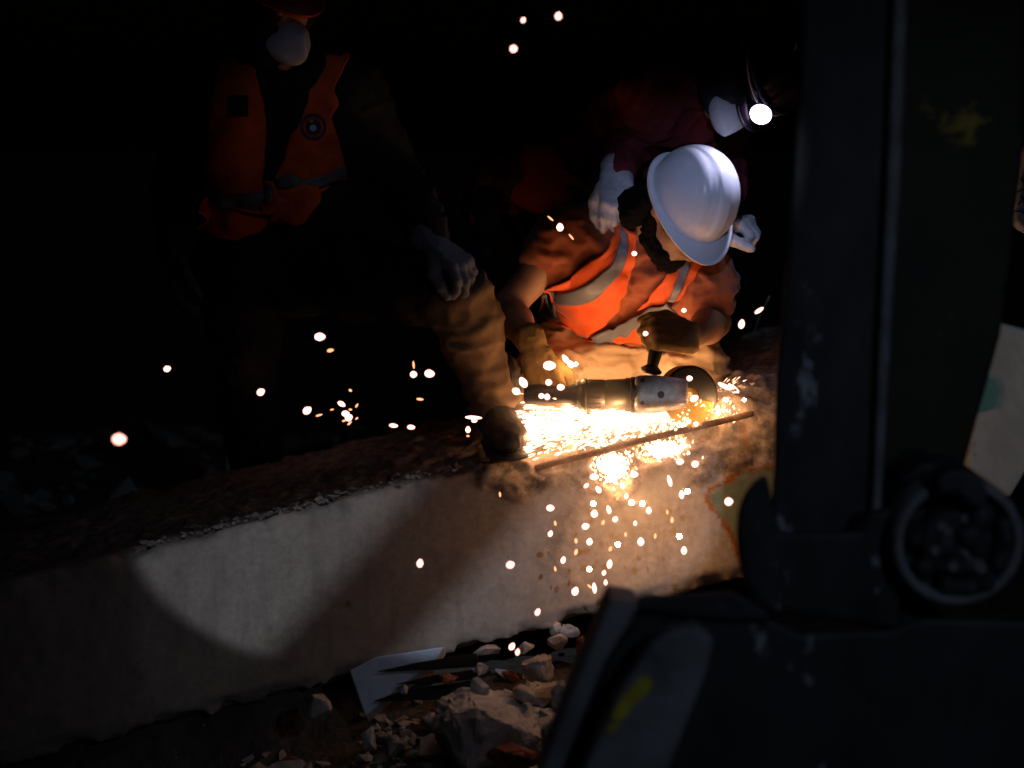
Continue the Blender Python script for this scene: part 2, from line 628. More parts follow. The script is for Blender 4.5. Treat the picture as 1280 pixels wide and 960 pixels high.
def build_ground():
    a = np.concatenate([[-150, -60, -25, -12, -7], np.linspace(-4, 4, 90), [7, 12, 25, 60, 150]])
    X, Y = np.meshgrid(a, a, indexing='ij')
    V = np.stack([X, Y, ground_z(X, Y)], -1).reshape(-1, 3)
    n = len(a)
    F = [(i * n + j, (i + 1) * n + j, (i + 1) * n + j + 1, i * n + j + 1) for i in range(n - 1) for j in range(n - 1)]
    tag(mesh_np('ground', V, F, M['dirt']), kind='structure')


build_ground()

# ------------------------------------------------------------------ the concrete beam
O = P(640, 572, -0.25)
sl, yw = R(13.2), R(5)
BU = np.array([math.cos(yw) * math.cos(sl), math.sin(yw) * math.cos(sl), math.sin(sl)])
BW = np.array([-math.sin(yw), math.cos(yw), 0])
BV = np.cross(BU, BW)
TILT = R(24)
BH, BD = 0.40, 0.85


def face_pt(px, py, lift=0.0):
    """point on the beam's front face behind a pixel of the photograph"""
    nn = nrm(-BW * math.cos(TILT) + BV * math.sin(TILT))
    d = ray(px, py)
    return CAM + d * ((O - CAM) @ nn / (d @ nn)) + nn * lift


def top_pt(px, py, lift=0.0):
    d = ray(px, py)
    return CAM + d * ((O - CAM) @ BV / (d @ BV)) + BV * lift


RB = np.array([(-200, 745), (300, 652), (520, 596), (560, 600), (600, 606), (650, 622), (690, 612), (730, 624), (765, 640), (795, 612), (812, 594),
               (849, 592), (875, 611), (905, 604), (960, 586), (1100, 560)], float)
GREEN_EDGE = resample([(1010, 565), (962, 583), (930, 590), (906, 603), (884, 619), (897, 643), (914, 668), (924, 692), (935, 720)], 60)


def rough_mask(px, py, nz):
    yb = np.interp(px, RB[:, 0], RB[:, 1]) + (nz - 0.5) * 26
    m = sstep(5, -5, py - yb)
    streak = sstep(26, 6, np.abs(px - (702 + 10 * np.sin(py / 19.0)) + (nz - 0.5) * 44)) * sstep(775, 725, py) * 0.55
    return np.maximum(m, streak)


def beam_post(X, d):
    q = X - O
    u, v, w = q @ BU, q @ BV, q @ BW
    top = v - 0.03 * sstep(0.42, 0.62, u)
    front = (v * math.tan(TILT) - w) * math.cos(TILT)
    body = np.maximum.reduce([top, front, -BH - v, w - BD, u - 0.95, -1.9 - u])
    near = np.abs(body) < 0.05
    Xn = X[near]
    px, py = proj(Xn)
    nz = fbm(Xn * 22, 3)
    rough = rough_mask(px, py, fbm(Xn * 14 + 4, 3))
    un, vn, wn = u[near], v[near], w[near]
    fr = front[near]
    e = 0.008 * rough * sstep(-0.10, -0.03, wn - vn * math.tan(TILT) - 0.10)
    lump = rough * (0.028 * (nz - 0.5) + 0.010 * (vnoise(Xn * 70) - 0.5))
    topdist = sstep(-0.05, 0.0, vn)
    edge = np.exp(-((fr / 0.05) ** 2)) * topdist
    chew = edge * np.maximum(fbm(Xn * np.array([9, 9, 9]) + 3, 3) - 0.46, 0) * (0.13 + 0.14 * sstep(-0.12, 0.05, un))
    fine = 0.0016 * (vnoise(Xn * 40) - 0.5)
    bot = sstep(-BH + 0.05, -BH, vn) * np.exp(-((fr / 0.05) ** 2))
    chew = chew + bot * (0.012 + np.maximum(fbm(Xn * 13 + 8, 3) - 0.44, 0) * 0.16)
    body[near] += e - lump + chew + fine + topdist * 0.014 * (fbm(Xn * 16, 3) - 0.5)
    return body


def bite(px, py, off, r):
    c = face_pt(px, py, off)
    fr_ = np.stack([BU, BW, BV], 1)
    return ell(c, fr_, r)


def build_beam():
    h = 0.0075
    lo, hi = np.array([-1.60, -0.60, -0.42]), np.array([1.0, 0.74, 0.66])
    n = np.ceil((hi - lo) / h).astype(int) + 1
    ax = [lo[i] + h * np.arange(n[i]) for i in range(3)]
    X = np.stack(np.meshgrid(*ax, indexing='ij'), -1)
    d = beam_post(X, None)
    bites = [bite(767, 584, 0.0, (0.052, 0.075, 0.05)), bite(774, 606, 0.012, (0.034, 0.04, 0.03)), bite(828, 560, 0.0, (0.062, 0.07, 0.028)),
             bite(690, 586, 0.01, (0.05, 0.04, 0.022)), bite(640, 590, 0.015, (0.05, 0.05, 0.025)),
             bite(880, 545, 0.01, (0.05, 0.05, 0.03)), bite(868, 572, 0.012, (0.028, 0.02, 0.016)), bite(925, 520, 0.015, (0.03, 0.04, 0.05))]
    for p in bites:
        a, b = prim_bounds(p)
        i0 = np.clip(np.floor((a - 0.03 - lo) / h).astype(int), 0, n - 1)
        i1 = np.clip(np.ceil((b + 0.03 - lo) / h).astype(int) + 1, 1, n)
        s = tuple(slice(i0[i], i1[i]) for i in range(3))
        Q = X[s]
        e = prim_eval(p, Q) + 0.016 * (fbm(Q * 30, 2) - 0.5)
        d[s] = np.maximum(d[s], -e)
    for i, sl0 in enumerate([np.s_[0], np.s_[-1]]):
        d[sl0] = np.maximum(d[sl0], 1e-3)
        d[:, sl0] = np.maximum(d[:, sl0], 1e-3)
        d[:, :, sl0] = np.maximum(d[:, :, sl0], 1e-3)
    V, F = surface_nets(d, lo, h)
    m = bpy.data.materials.new('plastered_concrete')
    nn, l = nodes_of(m)
    b = nn['Principled BSDF']
    b.inputs['Roughness'].default_value = 0.95
    b.inputs['Specular IOR Level'].default_value = 0.2
    tc = nn.new('ShaderNodeTexCoord')

    def noise(s, det=8, rough=0.65):
        t = nn.new('ShaderNodeTexNoise')
        t.inputs['Scale'].default_value = s
        t.inputs['Detail'].default_value = det
        t.inputs['Roughness'].default_value = rough
        l.new(tc.outputs['Object'], t.inputs['Vector'])
        return t.outputs['Fac']

    def ramp(f, c0, c1, p0=0.35, p1=0.65):
        r = nn.new('ShaderNodeValToRGB')
        r.color_ramp.elements[0].position, r.color_ramp.elements[1].position = p0, p1
        r.color_ramp.elements[0].color, r.color_ramp.elements[1].color = (*c0, 1), (*c1, 1)
        l.new(f, r.inputs['Fac'])
        return r.outputs['Color']

    def mix(f, a_, b_):
        x = nn.new('ShaderNodeMix')
        x.data_type = 'RGBA'
        l.new(f, x.inputs['Factor'])
        l.new(a_, x.inputs['A'])
        l.new(b_, x.inputs['B'])
        return x.outputs['Result']

    def attr(name):
        a_ = nn.new('ShaderNodeAttribute')
        a_.attribute_name = name
        return a_.outputs['Fac']

    plaster = mix(noise(2.2), ramp(noise(9), (0.25, 0.205, 0.17), (0.34, 0.29, 0.25)), ramp(noise(60), (0.22, 0.185, 0.155), (0.37, 0.32, 0.28)))
    mpv = nn.new('ShaderNodeMapping')
    mpv.inputs['Rotation'].default_value = (0, R(-13), 0)
    mpv.inputs['Scale'].default_value = (26, 8, 1.6)
    l.new(tc.outputs['Object'], mpv.inputs['Vector'])
    st = nn.new('ShaderNodeTexNoise')
    st.inputs['Scale'].default_value = 1.0
    st.inputs['Detail'].default_value = 6
    l.new(mpv.outputs['Vector'], st.inputs['Vector'])
    streaks = ramp(st.outputs['Fac'], (0, 0, 0), (0.55, 0.55, 0.55), 0.52, 0.72)
    plaster = mix(streaks, plaster, ramp(noise(40), (0.17, 0.14, 0.115), (0.22, 0.19, 0.16)))
    pits = nn.new('ShaderNodeTexVoronoi')
    pits.inputs['Scale'].default_value = 46
    l.new(tc.outputs['Object'], pits.inputs['Vector'])
    pit = ramp(pits.outputs['Distance'], (0.7, 0.7, 0.7), (0, 0, 0), 0.05, 0.13)
    pitn = mix(ramp(noise(6), (0, 0, 0), (1, 1, 1), 0.5, 0.6), ramp(noise(1), (0, 0, 0), (0, 0, 0)), pit)
    plaster = mix(pitn, plaster, ramp(noise(40), (0.12, 0.10, 0.085), (0.14, 0.12, 0.10)))
    concrete = ramp(noise(34, 10, 0.75), (0.13, 0.10, 0.08), (0.36, 0.29, 0.24), 0.38, 0.62)
    green = ramp(noise(24), (0.11, 0.135, 0.095), (0.17, 0.20, 0.14))
    rust = ramp(noise(50), (0.16, 0.05, 0.015), (0.26, 0.10, 0.03))
    c = mix(attr('rough'), plaster, concrete)
    c = mix(attr('green'), c, green)
    c = mix(attr('rust'), c, rust)
    l.new(c, b.inputs['Base Color'])
    bp = nn.new('ShaderNodeBump')
    bp.inputs['Strength'].default_value = 0.6
    bp.inputs['Distance'].default_value = 0.004
    add = nn.new('ShaderNodeMath')
    add.operation = 'MULTIPLY_ADD'
    l.new(noise(90, 10, 0.8), add.inputs[0])
    l.new(attr('bumpiness'), add.inputs[1])
    add.inputs[2].default_value = 0.0
    l.new(add.outputs[0], bp.inputs['Height'])
    l.new(bp.outputs['Normal'], b.inputs['Normal'])
    o = mesh_np('concrete_beam', V, F, m)
    px, py = proj(V)
    rough = rough_mask(px, py, fbm(V * 14 + 4, 3))
    q = V - O
    front = q @ BW - (q @ BV) * math.tan(TILT)
    rough = np.maximum(rough, sstep(0.02, 0.05, front))
    rough = np.maximum(rough, 0.8 * sstep(-BH + 0.030, -BH + 0.016, q @ BV + 0.03 * (fbm(V * 18, 2) - 0.5)))
    D = np.min(np.hypot(px[:, None] - GREEN_EDGE[None, :, 0], py[:, None] - GREEN_EDGE[None, :, 1]), 1)
    ge = np.interp(py, [560, 583, 590, 603, 619, 643, 668, 692, 760], [1010, 962, 930, 906, 884, 897, 914, 924, 960])
    yl = np.interp(px, [884, 906, 930, 962, 1010], [619, 603, 590, 583, 565])
    green = sstep(-3, 3, px - ge + 10 * (fbm(V * 30, 2) - 0.5)) * sstep(-3, 2, py - yl + 8 * (fbm(V * 40, 2) - 0.5))
    nz = fbm(V * 55, 2)
    rust = sstep(4.8, 1.6, D + (nz - 0.5) * 9) * (px > 860)
    crack = np.array([(930, 590), (934, 560), (928, 535), (915, 515)], float)
    crack = resample(crack, 40)
    D2 = np.min(np.hypot(px[:, None] - crack[None, :, 0], py[:, None] - crack[None, :, 1]), 1)
    rust = np.maximum(rust, sstep(4.5, 1.5, D2 + (nz - 0.5) * 6) * 0.7)
    for nm, a_ in (('rough', rough * (1 - green)), ('green', green), ('rust', rust), ('bumpiness', 0.25 + 2.6 * rough)):
        at = o.data.attributes.new(nm, 'FLOAT', 'POINT')
        at.data.foreach_set('value', a_.astype(np.float32))
    tag(rebase(o), 'long broken pale concrete beam slanting across the rubble with chipped upper edge and greenish patch', 'concrete beam')
    return V, F


BEAM_V, BEAM_F = build_beam()

# ------------------------------------------------------------------ rubble


def rock_mesh(c, r, seed, nsub=16, flat=1.0):
    g = np.random.default_rng(seed)
    pts = g.normal(size=(nsub, 3))
    pts /= np.linalg.norm(pts, axis=1, keepdims=True)
    pts *= (0.72 + 0.28 * g.random((nsub, 1)))
    ang = g.random() * 6.28
    ca, sa = math.cos(ang), math.sin(ang)
    pts = pts * np.array(r)
    pts = pts @ np.array([[ca, -sa, 0], [sa, ca, 0], [0, 0, 1]])
    bm = bmesh.new()
    for p in pts:
        bm.verts.new(tuple(p + np.array(c)))
    res = bmesh.ops.convex_hull(bm, input=bm.verts)
    junk = list({e for e in res['geom_interior'] + res['geom_unused'] if isinstance(e, bmesh.types.BMVert)})
    if junk:
        bmesh.ops.delete(bm, geom=junk, context='VERTS')
    return bm


def rock(name, px, py, Y, r, m, label, cat, seed, group=None, rot=None, nsub=18, rough=0.007):
    c = P(px, py, Y)
    bm = rock_mesh((0, 0, 0), r, seed, nsub)
    bmesh.ops.bevel(bm, geom=bm.edges[:], offset=min(r) * 0.035, segments=1, affect='EDGES', clamp_overlap=True)
    if rough:
        bmesh.ops.triangulate(bm, faces=bm.faces[:])
        for _ in range(3 if max(r) > 0.05 else 2):
            bmesh.ops.subdivide_edges(bm, edges=bm.edges[:], cuts=1, use_grid_fill=True)
            bmesh.ops.triangulate(bm, faces=bm.faces[:])
        bm.normal_update()
        vs = list(bm.verts)
        Q = np.array([v.co[:] for v in vs]) + seed
        dq = rough * (fbm(Q * 22, 3) - 0.5) + 0.5 * rough * (np.abs(2 * vnoise(Q * 65) - 1) - 0.5)
        nn_ = [v.normal.copy() for v in vs]
        for v, n_v, a in zip(vs, nn_, dq):
            v.co += n_v * float(a)
    o = bm_obj(name, bm, m, smooth=bool(rough))
    if rough:
        o.data.set_sharp_from_angle(angle=R(28))
    o.location = Vector(c)
    if rot:
        o.rotation_euler = rot
    tag(o, label, cat, group)
    return o


def rubble_mass(name, n, xr, yr, size, mats, label, seed, zoff=0.0):
    g = np.random.default_rng(seed)
    bm = bmesh.new()
    for i in range(n):
        x, y = g.uniform(*xr), g.uniform(*yr)
        s = size * (0.4 + 1.6 * g.random() ** 2.5)
        z = float(ground_z(np.array(x), np.array(y))) + zoff + s * g.uniform(-0.2, 0.5)
        b2 = rock_mesh((x, y, z), (s, s * g.uniform(0.5, 1), s * g.uniform(0.35, 0.8)), int(g.integers(1 << 30)), 11)
        me = bpy.data.meshes.new('tmp')
        b2.to_mesh(me)
        b2.free()
        k = len(bm.faces)
        bm.from_mesh(me)
        bpy.data.meshes.remove(me)
        bm.faces.ensure_lookup_table()
        mi = int(g.choice(len(mats), p=[0.60, 0.33, 0.07][:len(mats)] if len(mats) == 3 else None))
        for f in bm.faces[k:]:
            f.material_index = mi
    o = bm_obj(name, bm, mats[0])
    for m in mats[1:]:
        o.data.materials.append(m)
    tag(o, label, 'rubble', kind='stuff')


rubble_mass('rubble', 760, (-1.0, 0.75), (-1.35, -0.36), 0.030, [M['stone'], M['stone_pale'], M['brick']],
            'loose grey rubble and brick crumbs lying under the concrete beam', 5)
rubble_mass('rubble', 170, (-0.20, 0.22), (-1.05, -0.46), 0.040, [M['stone'], M['stone_pale'], M['brick']],
            'jagged heap of broken concrete filling the gap between the beam and the bucket', 25, 0.02)
rubble_mass('rubble', 900, (-0.34, 0.22), (-1.25, -0.48), 0.017, [M['stone'], M['stone_pale'], M['brick']],
            'fine broken concrete and grit packed between the stones beside the bucket', 15, 0.012)
rubble_mass('rubble', 420, (-2.6, 2.2), (0.72, 3.0), 0.07, [M['stone'], M['stone_pale'], M['brick']],
            'dark rubble in the night behind the workers', 6)


def crumbs():
    g = np.random.default_rng(31)
    bm = bmesh.new()
    for i in range(260):
        u = g.choice([g.uniform(-0.95, -0.12), g.uniform(-0.75, -0.45), g.uniform(0.3, 0.62)], p=[0.5, 0.25, 0.25])
        w = abs(g.normal(0, 0.05)) + 0.012
        s = 0.004 + 0.013 * g.random() ** 3
        c = O + BU * u + BW * w + BV * (s * 0.5 + (0.03 if u > 0.6 else 0.03 * float(sstep(0.42, 0.62, np.array(u)))) - 0.003)
        b2 = rock_mesh(c, (s, s * 0.8, s * 0.6), int(g.integers(1 << 30)), 9)
        me = bpy.data.meshes.new('tmp')
        b2.to_mesh(me)
        b2.free()
        bm.from_mesh(me)
        bpy.data.meshes.remove(me)
    tag(bm_obj('concrete_crumbs', bm, M['stone']), 'small concrete crumbs scattered along the upper edge of the beam', 'crumbs', kind='stuff')


crumbs()

rock('boulder', 606, 912, -0.78, (0.22, 0.13, 0.105), M['stone_pale'], 'large rough grey concrete chunk lying in the middle of the rubble below the beam',
     'rock', 21, rough=0.017, nsub=26)
rock('boulder', 672, 838, -0.62, (0.062, 0.05, 0.045), M['stone'], 'upright brownish concrete chunk standing behind the large grey one', 'rock', 22, rough=0.012)
rock('stone', 712, 790, -0.50, (0.030, 0.025, 0.02), M['stone_pale'], 'pale bluish stone tucked under the beam, right of its twin, by the bucket', 'rock', 23, nsub=11, rough=0.008)
rock('stone', 693, 786, -0.50, (0.022, 0.02, 0.022), M['stone_pale'], 'small pale stone tucked under the beam beside a wider pale one', 'rock', 24, nsub=11, rough=0.008)
rock('stone', 696, 803, -0.52, (0.026, 0.02, 0.024), M['stone'], 'rosy grey stone lying under two pale stones below the beam', 'rock', 25)
rock('stone', 728, 808, -0.56, (0.02, 0.02, 0.03), M['brick'], 'orange lit stone against the edge of the steel bucket', 'rock', 26)
rock('stone', 600, 858, -0.70, (0.028, 0.02, 0.028), M['stone_pale'], 'rounded pale stone sitting on top of the large concrete chunk', 'rock', 27)
rock('stone', 462, 925, -0.80, (0.026, 0.02, 0.035), M['stone_pale'], 'upright pale stone below the tip of the white plaster block', 'rock', 28)
rock('stone', 395, 885, -0.66, (0.055, 0.05, 0.04), M['stone'], 'dark squarish stone left of the white plaster block', 'rock', 29)
rock('stone', 505, 862, -0.66, (0.016, 0.014, 0.014), M['stone_pale'], 'little pale pebble right of the white plaster block', 'rock', 30)
rock('brick_fragment', 640, 945, -0.95, (0.09, 0.04, 0.03), M['brick'], 'reddish broken brick lying below the large concrete chunk', 'brick', 33, rough=0.008)
rock('stone', 702, 872, -0.80, (0.035, 0.03, 0.055), M['stone'], 'tall grey brown stone close to the bucket edge under the upright chunk', 'rock', 34, rough=0.01)
rock('stone', 655, 868, -0.72, (0.04, 0.03, 0.022), M['stone'], 'flat rosy stone leaning on the large concrete chunk', 'rock', 35)

prism('plaster_block', [(437, 838), (470, 821), (556, 808), (543, 828), (497, 860), (457, 895)], -0.62, 0.07, M['whiteblock'], bevel=0.003, slope=(0.0006, 0.0), drop=-0.04)
tag(rebase(bpy.data.objects['plaster_block']), 'bluish white plaster block sticking out from under the beam', 'plaster block')
for poly, lab in [([(471, 839), (520, 828), (596, 816), (598, 832), (540, 836)], 'uppermost thin black shadow streak across the white plaster block'),
                  ([(494, 855), (540, 844), (596, 836), (598, 848), (545, 853)], 'middle thin black shadow streak across the white plaster block'),
                  ([(467, 876), (505, 862), (592, 850), (596, 872), (530, 874)], 'lowest and widest black shadow streak across the white plaster block')]:
    tag(rebase(prism('shade_strip', poly, -0.66, 0.012, M['shade_streak'], bevel=0.002, slope=(0.0007, 0), drop=-0.006)), lab, 'shade_streak')  # dark strips laid where shadow streaks fall across the block
for (x_, y_, Y_, r_, m_, sd, lab) in [
        (610, 815, -0.52, (0.045, 0.03, 0.02), 'stone', 61, 'flat grey stone wedged under the beam just right of the white block'),
        (655, 812, -0.54, (0.035, 0.03, 0.024), 'stone', 62, 'blunt grey stone under the beam below two falling sparks'),
        (560, 850, -0.66, (0.030, 0.026, 0.018), 'brick', 63, 'reddish shard in the gap between white block and large chunk'),
        (540, 905, -0.74, (0.035, 0.03, 0.028), 'stone', 64, 'grey stone at the near left corner of the large concrete chunk'),
        (690, 915, -0.92, (0.04, 0.03, 0.035), 'stone', 65, 'wide grey stone close to the bucket edge, below the tall one'),
        (600, 835, -0.60, (0.028, 0.022, 0.016), 'stone_pale', 66, 'pale thin flake lying above the rounded pale stone')]:
    rock('stone', x_, y_, Y_, r_, M[m_], lab, 'rock', sd, rough=0.010, nsub=13)

# rubble chunk, wire and debris seen behind the beam's right end
rock('boulder', 912, 440, 1.1, (0.07, 0.06, 0.05), M['stone'], 'dark stone in the gap behind the beam and beside the kneeling worker', 'rock', 41)
rock('boulder', 950, 455, 0.9, (0.05, 0.05, 0.035), M['stone'], 'small dark stone close to the steel column behind the beam', 'rock', 42)
rock('chunk', 935, 492, -0.12, (0.035, 0.03, 0.016), M['stone_pale'], 'flat broken concrete flake lying on the right end of the beam', 'rock', 43)
rock('chunk', 905, 505, -0.12, (0.05, 0.04, 0.014), M['stone'], 'long concrete shard lying on the beam beside the cutting disc', 'rock', 44)
o = tube('wire', [P(935, 462, 0.85), P(940, 430, 0.8), P(948, 400, 0.75), P(962, 370, 0.7)], 0.003, M['alu'], n=6, res=14)
tag(rebase(o), 'thin bent wire rising in the dark beside the steel column', 'wire')

# rebar across the chipped edge
pts = [P(652, 592, -0.215), P(672, 584, -0.245), P(700, 577, -0.272), P(745, 566, -0.292), P(800, 551, -0.300), P(850, 539, -0.300), P(900, 527, -0.280), P(940, 517, -0.235)]
o = tube('rebar', pts, 0.0076, M['rebar'], n=10, res=220, rib=(0.009, 0.12))
tag(rebase(o), 'ribbed rusty steel bar laid bare along the chipped edge of the concrete beam', 'rebar')

# ------------------------------------------------------------------ body building


def head(c, f, u, s=1.0):
    f = nrm(f)
    fr = frame(f, u)

    def L(x, y, z):
        return np.array(c) + fr @ (np.array([x, y, z]) * s)
    prims = [ell(L(-0.012, 0, 0.028), fr, np.array([0.102, 0.078, 0.104]) * s), ell(L(0.028, 0, -0.032), fr, np.array([0.070, 0.062, 0.086]) * s),
             ell(L(0.042, 0, -0.078), fr, np.array([0.052, 0.05, 0.044]) * s), cone(L(0.094, 0, 0.006), L(0.114, 0, -0.032), 0.009, 0.014),
             cone(L(0.082, 0.036, 0.026), L(0.082, -0.036, 0.026), 0.012), ell(L(0.082, 0, -0.108), fr, (0.022, 0.024, 0.02)),
             cone(L(0.088, 0.018, -0.066), L(0.088, -0.018, -0.066), 0.009), cone(L(0.084, 0.015, -0.078), L(0.084, -0.015, -0.078), 0.009),
             ell(L(0.062, 0.042, -0.02), fr, (0.026, 0.02, 0.022)), ell(L(0.062, -0.042, -0.02), fr, (0.026, 0.02, 0.022))]
    for sg in (1, -1):
        prims.append(ell(L(-0.008, sg * 0.080, -0.008), fr, (0.020, 0.009, 0.033)))
        prims.append(ell(L(0.078, sg * 0.031, 0.004), fr, (0.013, 0.014, 0.011)))
        prims.append(cone(L(0.108, sg * 0.010, -0.036), L(0.100, sg * 0.016, -0.038), 0.007))
    return prims, L, fr


def hand(wrist, x, zb, thumb, curl=(35, 45, 35), fat=1.15, spread=0.0, cuff=0.055, thumb_curl=0.5, s=1.0, vary=(0, 4, 8, 14)):
    fr = frame(x, zb)

    def L(p):
        return np.array(wrist) + fr @ (np.array(p, float) * s)
    pr = []
    ys = [0.031, 0.011, -0.011, -0.031]
    ln = [0.070, 0.080, 0.074, 0.058]
    rad = 0.0098 * fat * s
    for i in range(4):
        y = ys[i] * thumb
        base = np.array([0.092 - 0.006 * abs(i - 1), y, 0.0])
        pr.append(cone(L([0.0, y * 0.72, 0.0]), L(base), 0.016 * s * fat, 0.0125 * s * fat))
        ang = 0.0
        p = base.copy()
        yaw = spread * (1.5 - i) * thumb
        for k, fac in enumerate((0.45, 0.32, 0.23)):
            ang += R(curl[k] + vary[i] * (1 if k < 2 else 0))
            d = np.array([math.cos(ang), yaw * math.cos(ang), -math.sin(ang)])
            q = p + d * ln[i] * fac * (1.1 if fat > 1 else 1)
            pr.append(cone(L(p), L(q), rad * (1.05 - 0.09 * k), rad * (0.98 - 0.1 * k)))
            p = q
    b = np.array([0.028, 0.030 * thumb, -0.008])
    p1 = b + np.array([0.030, 0.026 * thumb, -0.018])
    p2 = p1 + np.array([0.032, 0.008 * thumb - 0.012 * thumb * thumb_curl, -0.020 * (0.4 + thumb_curl)])
    p3 = p2 + np.array([0.022, -0.012 * thumb * thumb_curl, -0.018 * (0.4 + thumb_curl)])
    pr += [cone(L(b), L(p1), 0.0185 * s * fat, 0.014 * s * fat), cone(L(p1), L(p2), 0.0132 * s * fat, 0.0115 * s * fat), cone(L(p2), L(p3), 0.0115 * s * fat, 0.0095 * s * fat)]
    if cuff:
        pr.append(cone(L([-cuff, 0, 0]), L([0.004, 0, 0]), 0.034 * s, 0.031 * s, (fr[:, 2], 0.80)))
        pr.append(cone(L([-cuff - 0.004, 0, 0]), L([-cuff + 0.008, 0, 0]), 0.0365 * s, 0.0365 * s, (fr[:, 2], 0.82)))
    return pr, L


def lerp(a, b, t):
    return np.array(a) * (1 - t) + np.array(b) * t


def torso(j, grow=0.0):
    """chest, waist and hips as a smooth union of rounded columns"""
    mid = lerp(j['hipL'], j['hipR'], 0.5)
    nb = j['neck']
    ax = nrm(np.array(j['shL']) - np.array(j['shR']))
    up = nrm(np.array(nb) - mid)
    pr = []
    for s, sh in ((1, 'shL'), (-1, 'shR')):
        a = mid + ax * s * 0.062
        c = lerp(nb, j[sh], 0.52) - up * 0.06
        w = lerp(a, c, 0.5) - ax * s * 0.012
        pr += [cone(a, w, 0.108 + grow, 0.100 + grow), cone(w, c, 0.100 + grow, 0.105 + grow)]
        pr.append(cone(lerp(nb, j[sh], 0.15), j[sh], 0.060 + grow, 0.064 + grow))
        pr.append(cone(j['hip' + sh[-1]], lerp(j['hip' + sh[-1]], mid, 0.4), 0.100 + grow, 0.105 + grow))
    return pr


def limb(a, b, c, r, grow=0.0, t0=0.0, t1=2.0):
    """upper and lower segment with a muscle bulge each, from parameter t0 to t1 (0 root, 1 joint, 2 end)"""
    def pt(t):
        return lerp(a, b, t) if t <= 1 else lerp(b, c, t - 1)
    ts = sorted({t0, t1, *[t for t in (0.35, 1.0, 1.3) if t0 < t < t1]})
    rr = np.interp(ts, [0, 0.35, 1.0, 1.3, 2.0], r)
    return [cone(pt(ts[i]), pt(ts[i + 1]), rr[i] + grow, rr[i + 1] + grow) for i in range(len(ts) - 1)]


ARM = (0.058, 0.053, 0.041, 0.043, 0.026)
LEG = (0.092, 0.082, 0.058, 0.056, 0.040)


def person_body(root, j, heads, parent_m=M['skin']):
    pr = torso(j, -0.006) + heads
    for s in 'LR':
        pr += limb(j['sh' + s], j['el' + s], j['wr' + s], ARM, -0.002, 0, 1.93)
        pr += limb(j['hip' + s], j['kn' + s], j['an' + s], LEG, -0.006)
        pr.append(cone(j['an' + s], j['to' + s], 0.036, 0.028))
    V, F = blob(pr, 0.0075, 0.022)
    V = smooth_np(V, F, 1)
    return mesh_np('body', V, F, parent_m, root)


def cloth(name, pr, m, root, h=0.0075, k=0.03, amp=0.007, sc=(9, 9, 16), seed=0.0, it=1):
    V, F = blob(pr, h, k)
    V = folds(V, F, amp, sc, seed)
    V = folds(V, F, amp * 0.45, np.array(sc) * 2.1, seed + 9.0)
    V = smooth_np(V, F, it, 0.3)
    o = mesh_np(name, V, F, m, root)
    return o, V, F


def glove(root, pr, m, name='glove', seed=1.0, h=0.004):
    V, F = blob(pr, h, 0.0065, pad=0.015)
    V = folds(V, F, 0.0016, (45, 45, 60), seed)
    return mesh_np(name, V, F, m, root)


def boot(root, ankle, toe, m=M['boot'], up=(0, 0, 1)):
    a, t = np.array(ankle, float), np.array(toe, float)
    d = t - a
    fr = frame(d - np.array(up) * (d @ np.array(up)), up)
    L = lambda x, y, z: a + fr @ np.array([x, y, z])
    ln = np.linalg.norm(d - np.array(up) * (d @ np.array(up)))
    drop = d @ np.array(up)
    pr = [cone(L(-0.01, 0, 0.10), L(-0.005, 0, 0.0), 0.054, 0.052), cone(L(0.0, 0, drop + 0.05), L(0.0, 0, 0.0), 0.048, 0.05),
          cone(L(-0.03, 0, drop + 0.035), L(ln * 0.75, 0, drop + 0.025), 0.042, 0.046, (fr[:, 2], 0.85)),
          ell(L(ln * 0.85, 0, drop + 0.026), fr, (0.070, 0.050, 0.040)), cone(L(0.03, 0, 0.0), L(ln * 0.7, 0, drop + 0.05), 0.038, 0.03)]
    zs = (a + fr[:, 2] * (drop - 0.012)) @ fr[:, 2]

    def post(X, dd):
        return np.maximum(dd, zs - X @ fr[:, 2])
    V, F = blob(pr, 0.006, 0.02, post=post)
    V = folds(V, F, 0.003, (30, 30, 40), 3.0)
    o = mesh_np('boot', V, F, m, root)
    Vs, Fs = blob([cone(L(-0.035, 0, drop - 0.014), L(ln * 0.98, 0, drop - 0.014), 0.044, 0.052, (fr[:, 2], 0.26))], 0.006, 0.01)
    mesh_np('sole', Vs, Fs, M['rubber'], o)
    bm_pts = []
    for i in range(4):
        x0 = 0.05 + i * 0.022
        z0 = 0.0 + 0.052 - i * 0.018
        for sgn in (1, -1):
            bm_pts.append((L(x0, -0.026 * sgn, z0 + drop * 0.35 * x0 / max(ln, 0.1)), L(x0 + 0.012, 0.026 * sgn, z0 - 0.008 + drop * 0.35 * x0 / max(ln, 0.1))))
    return o


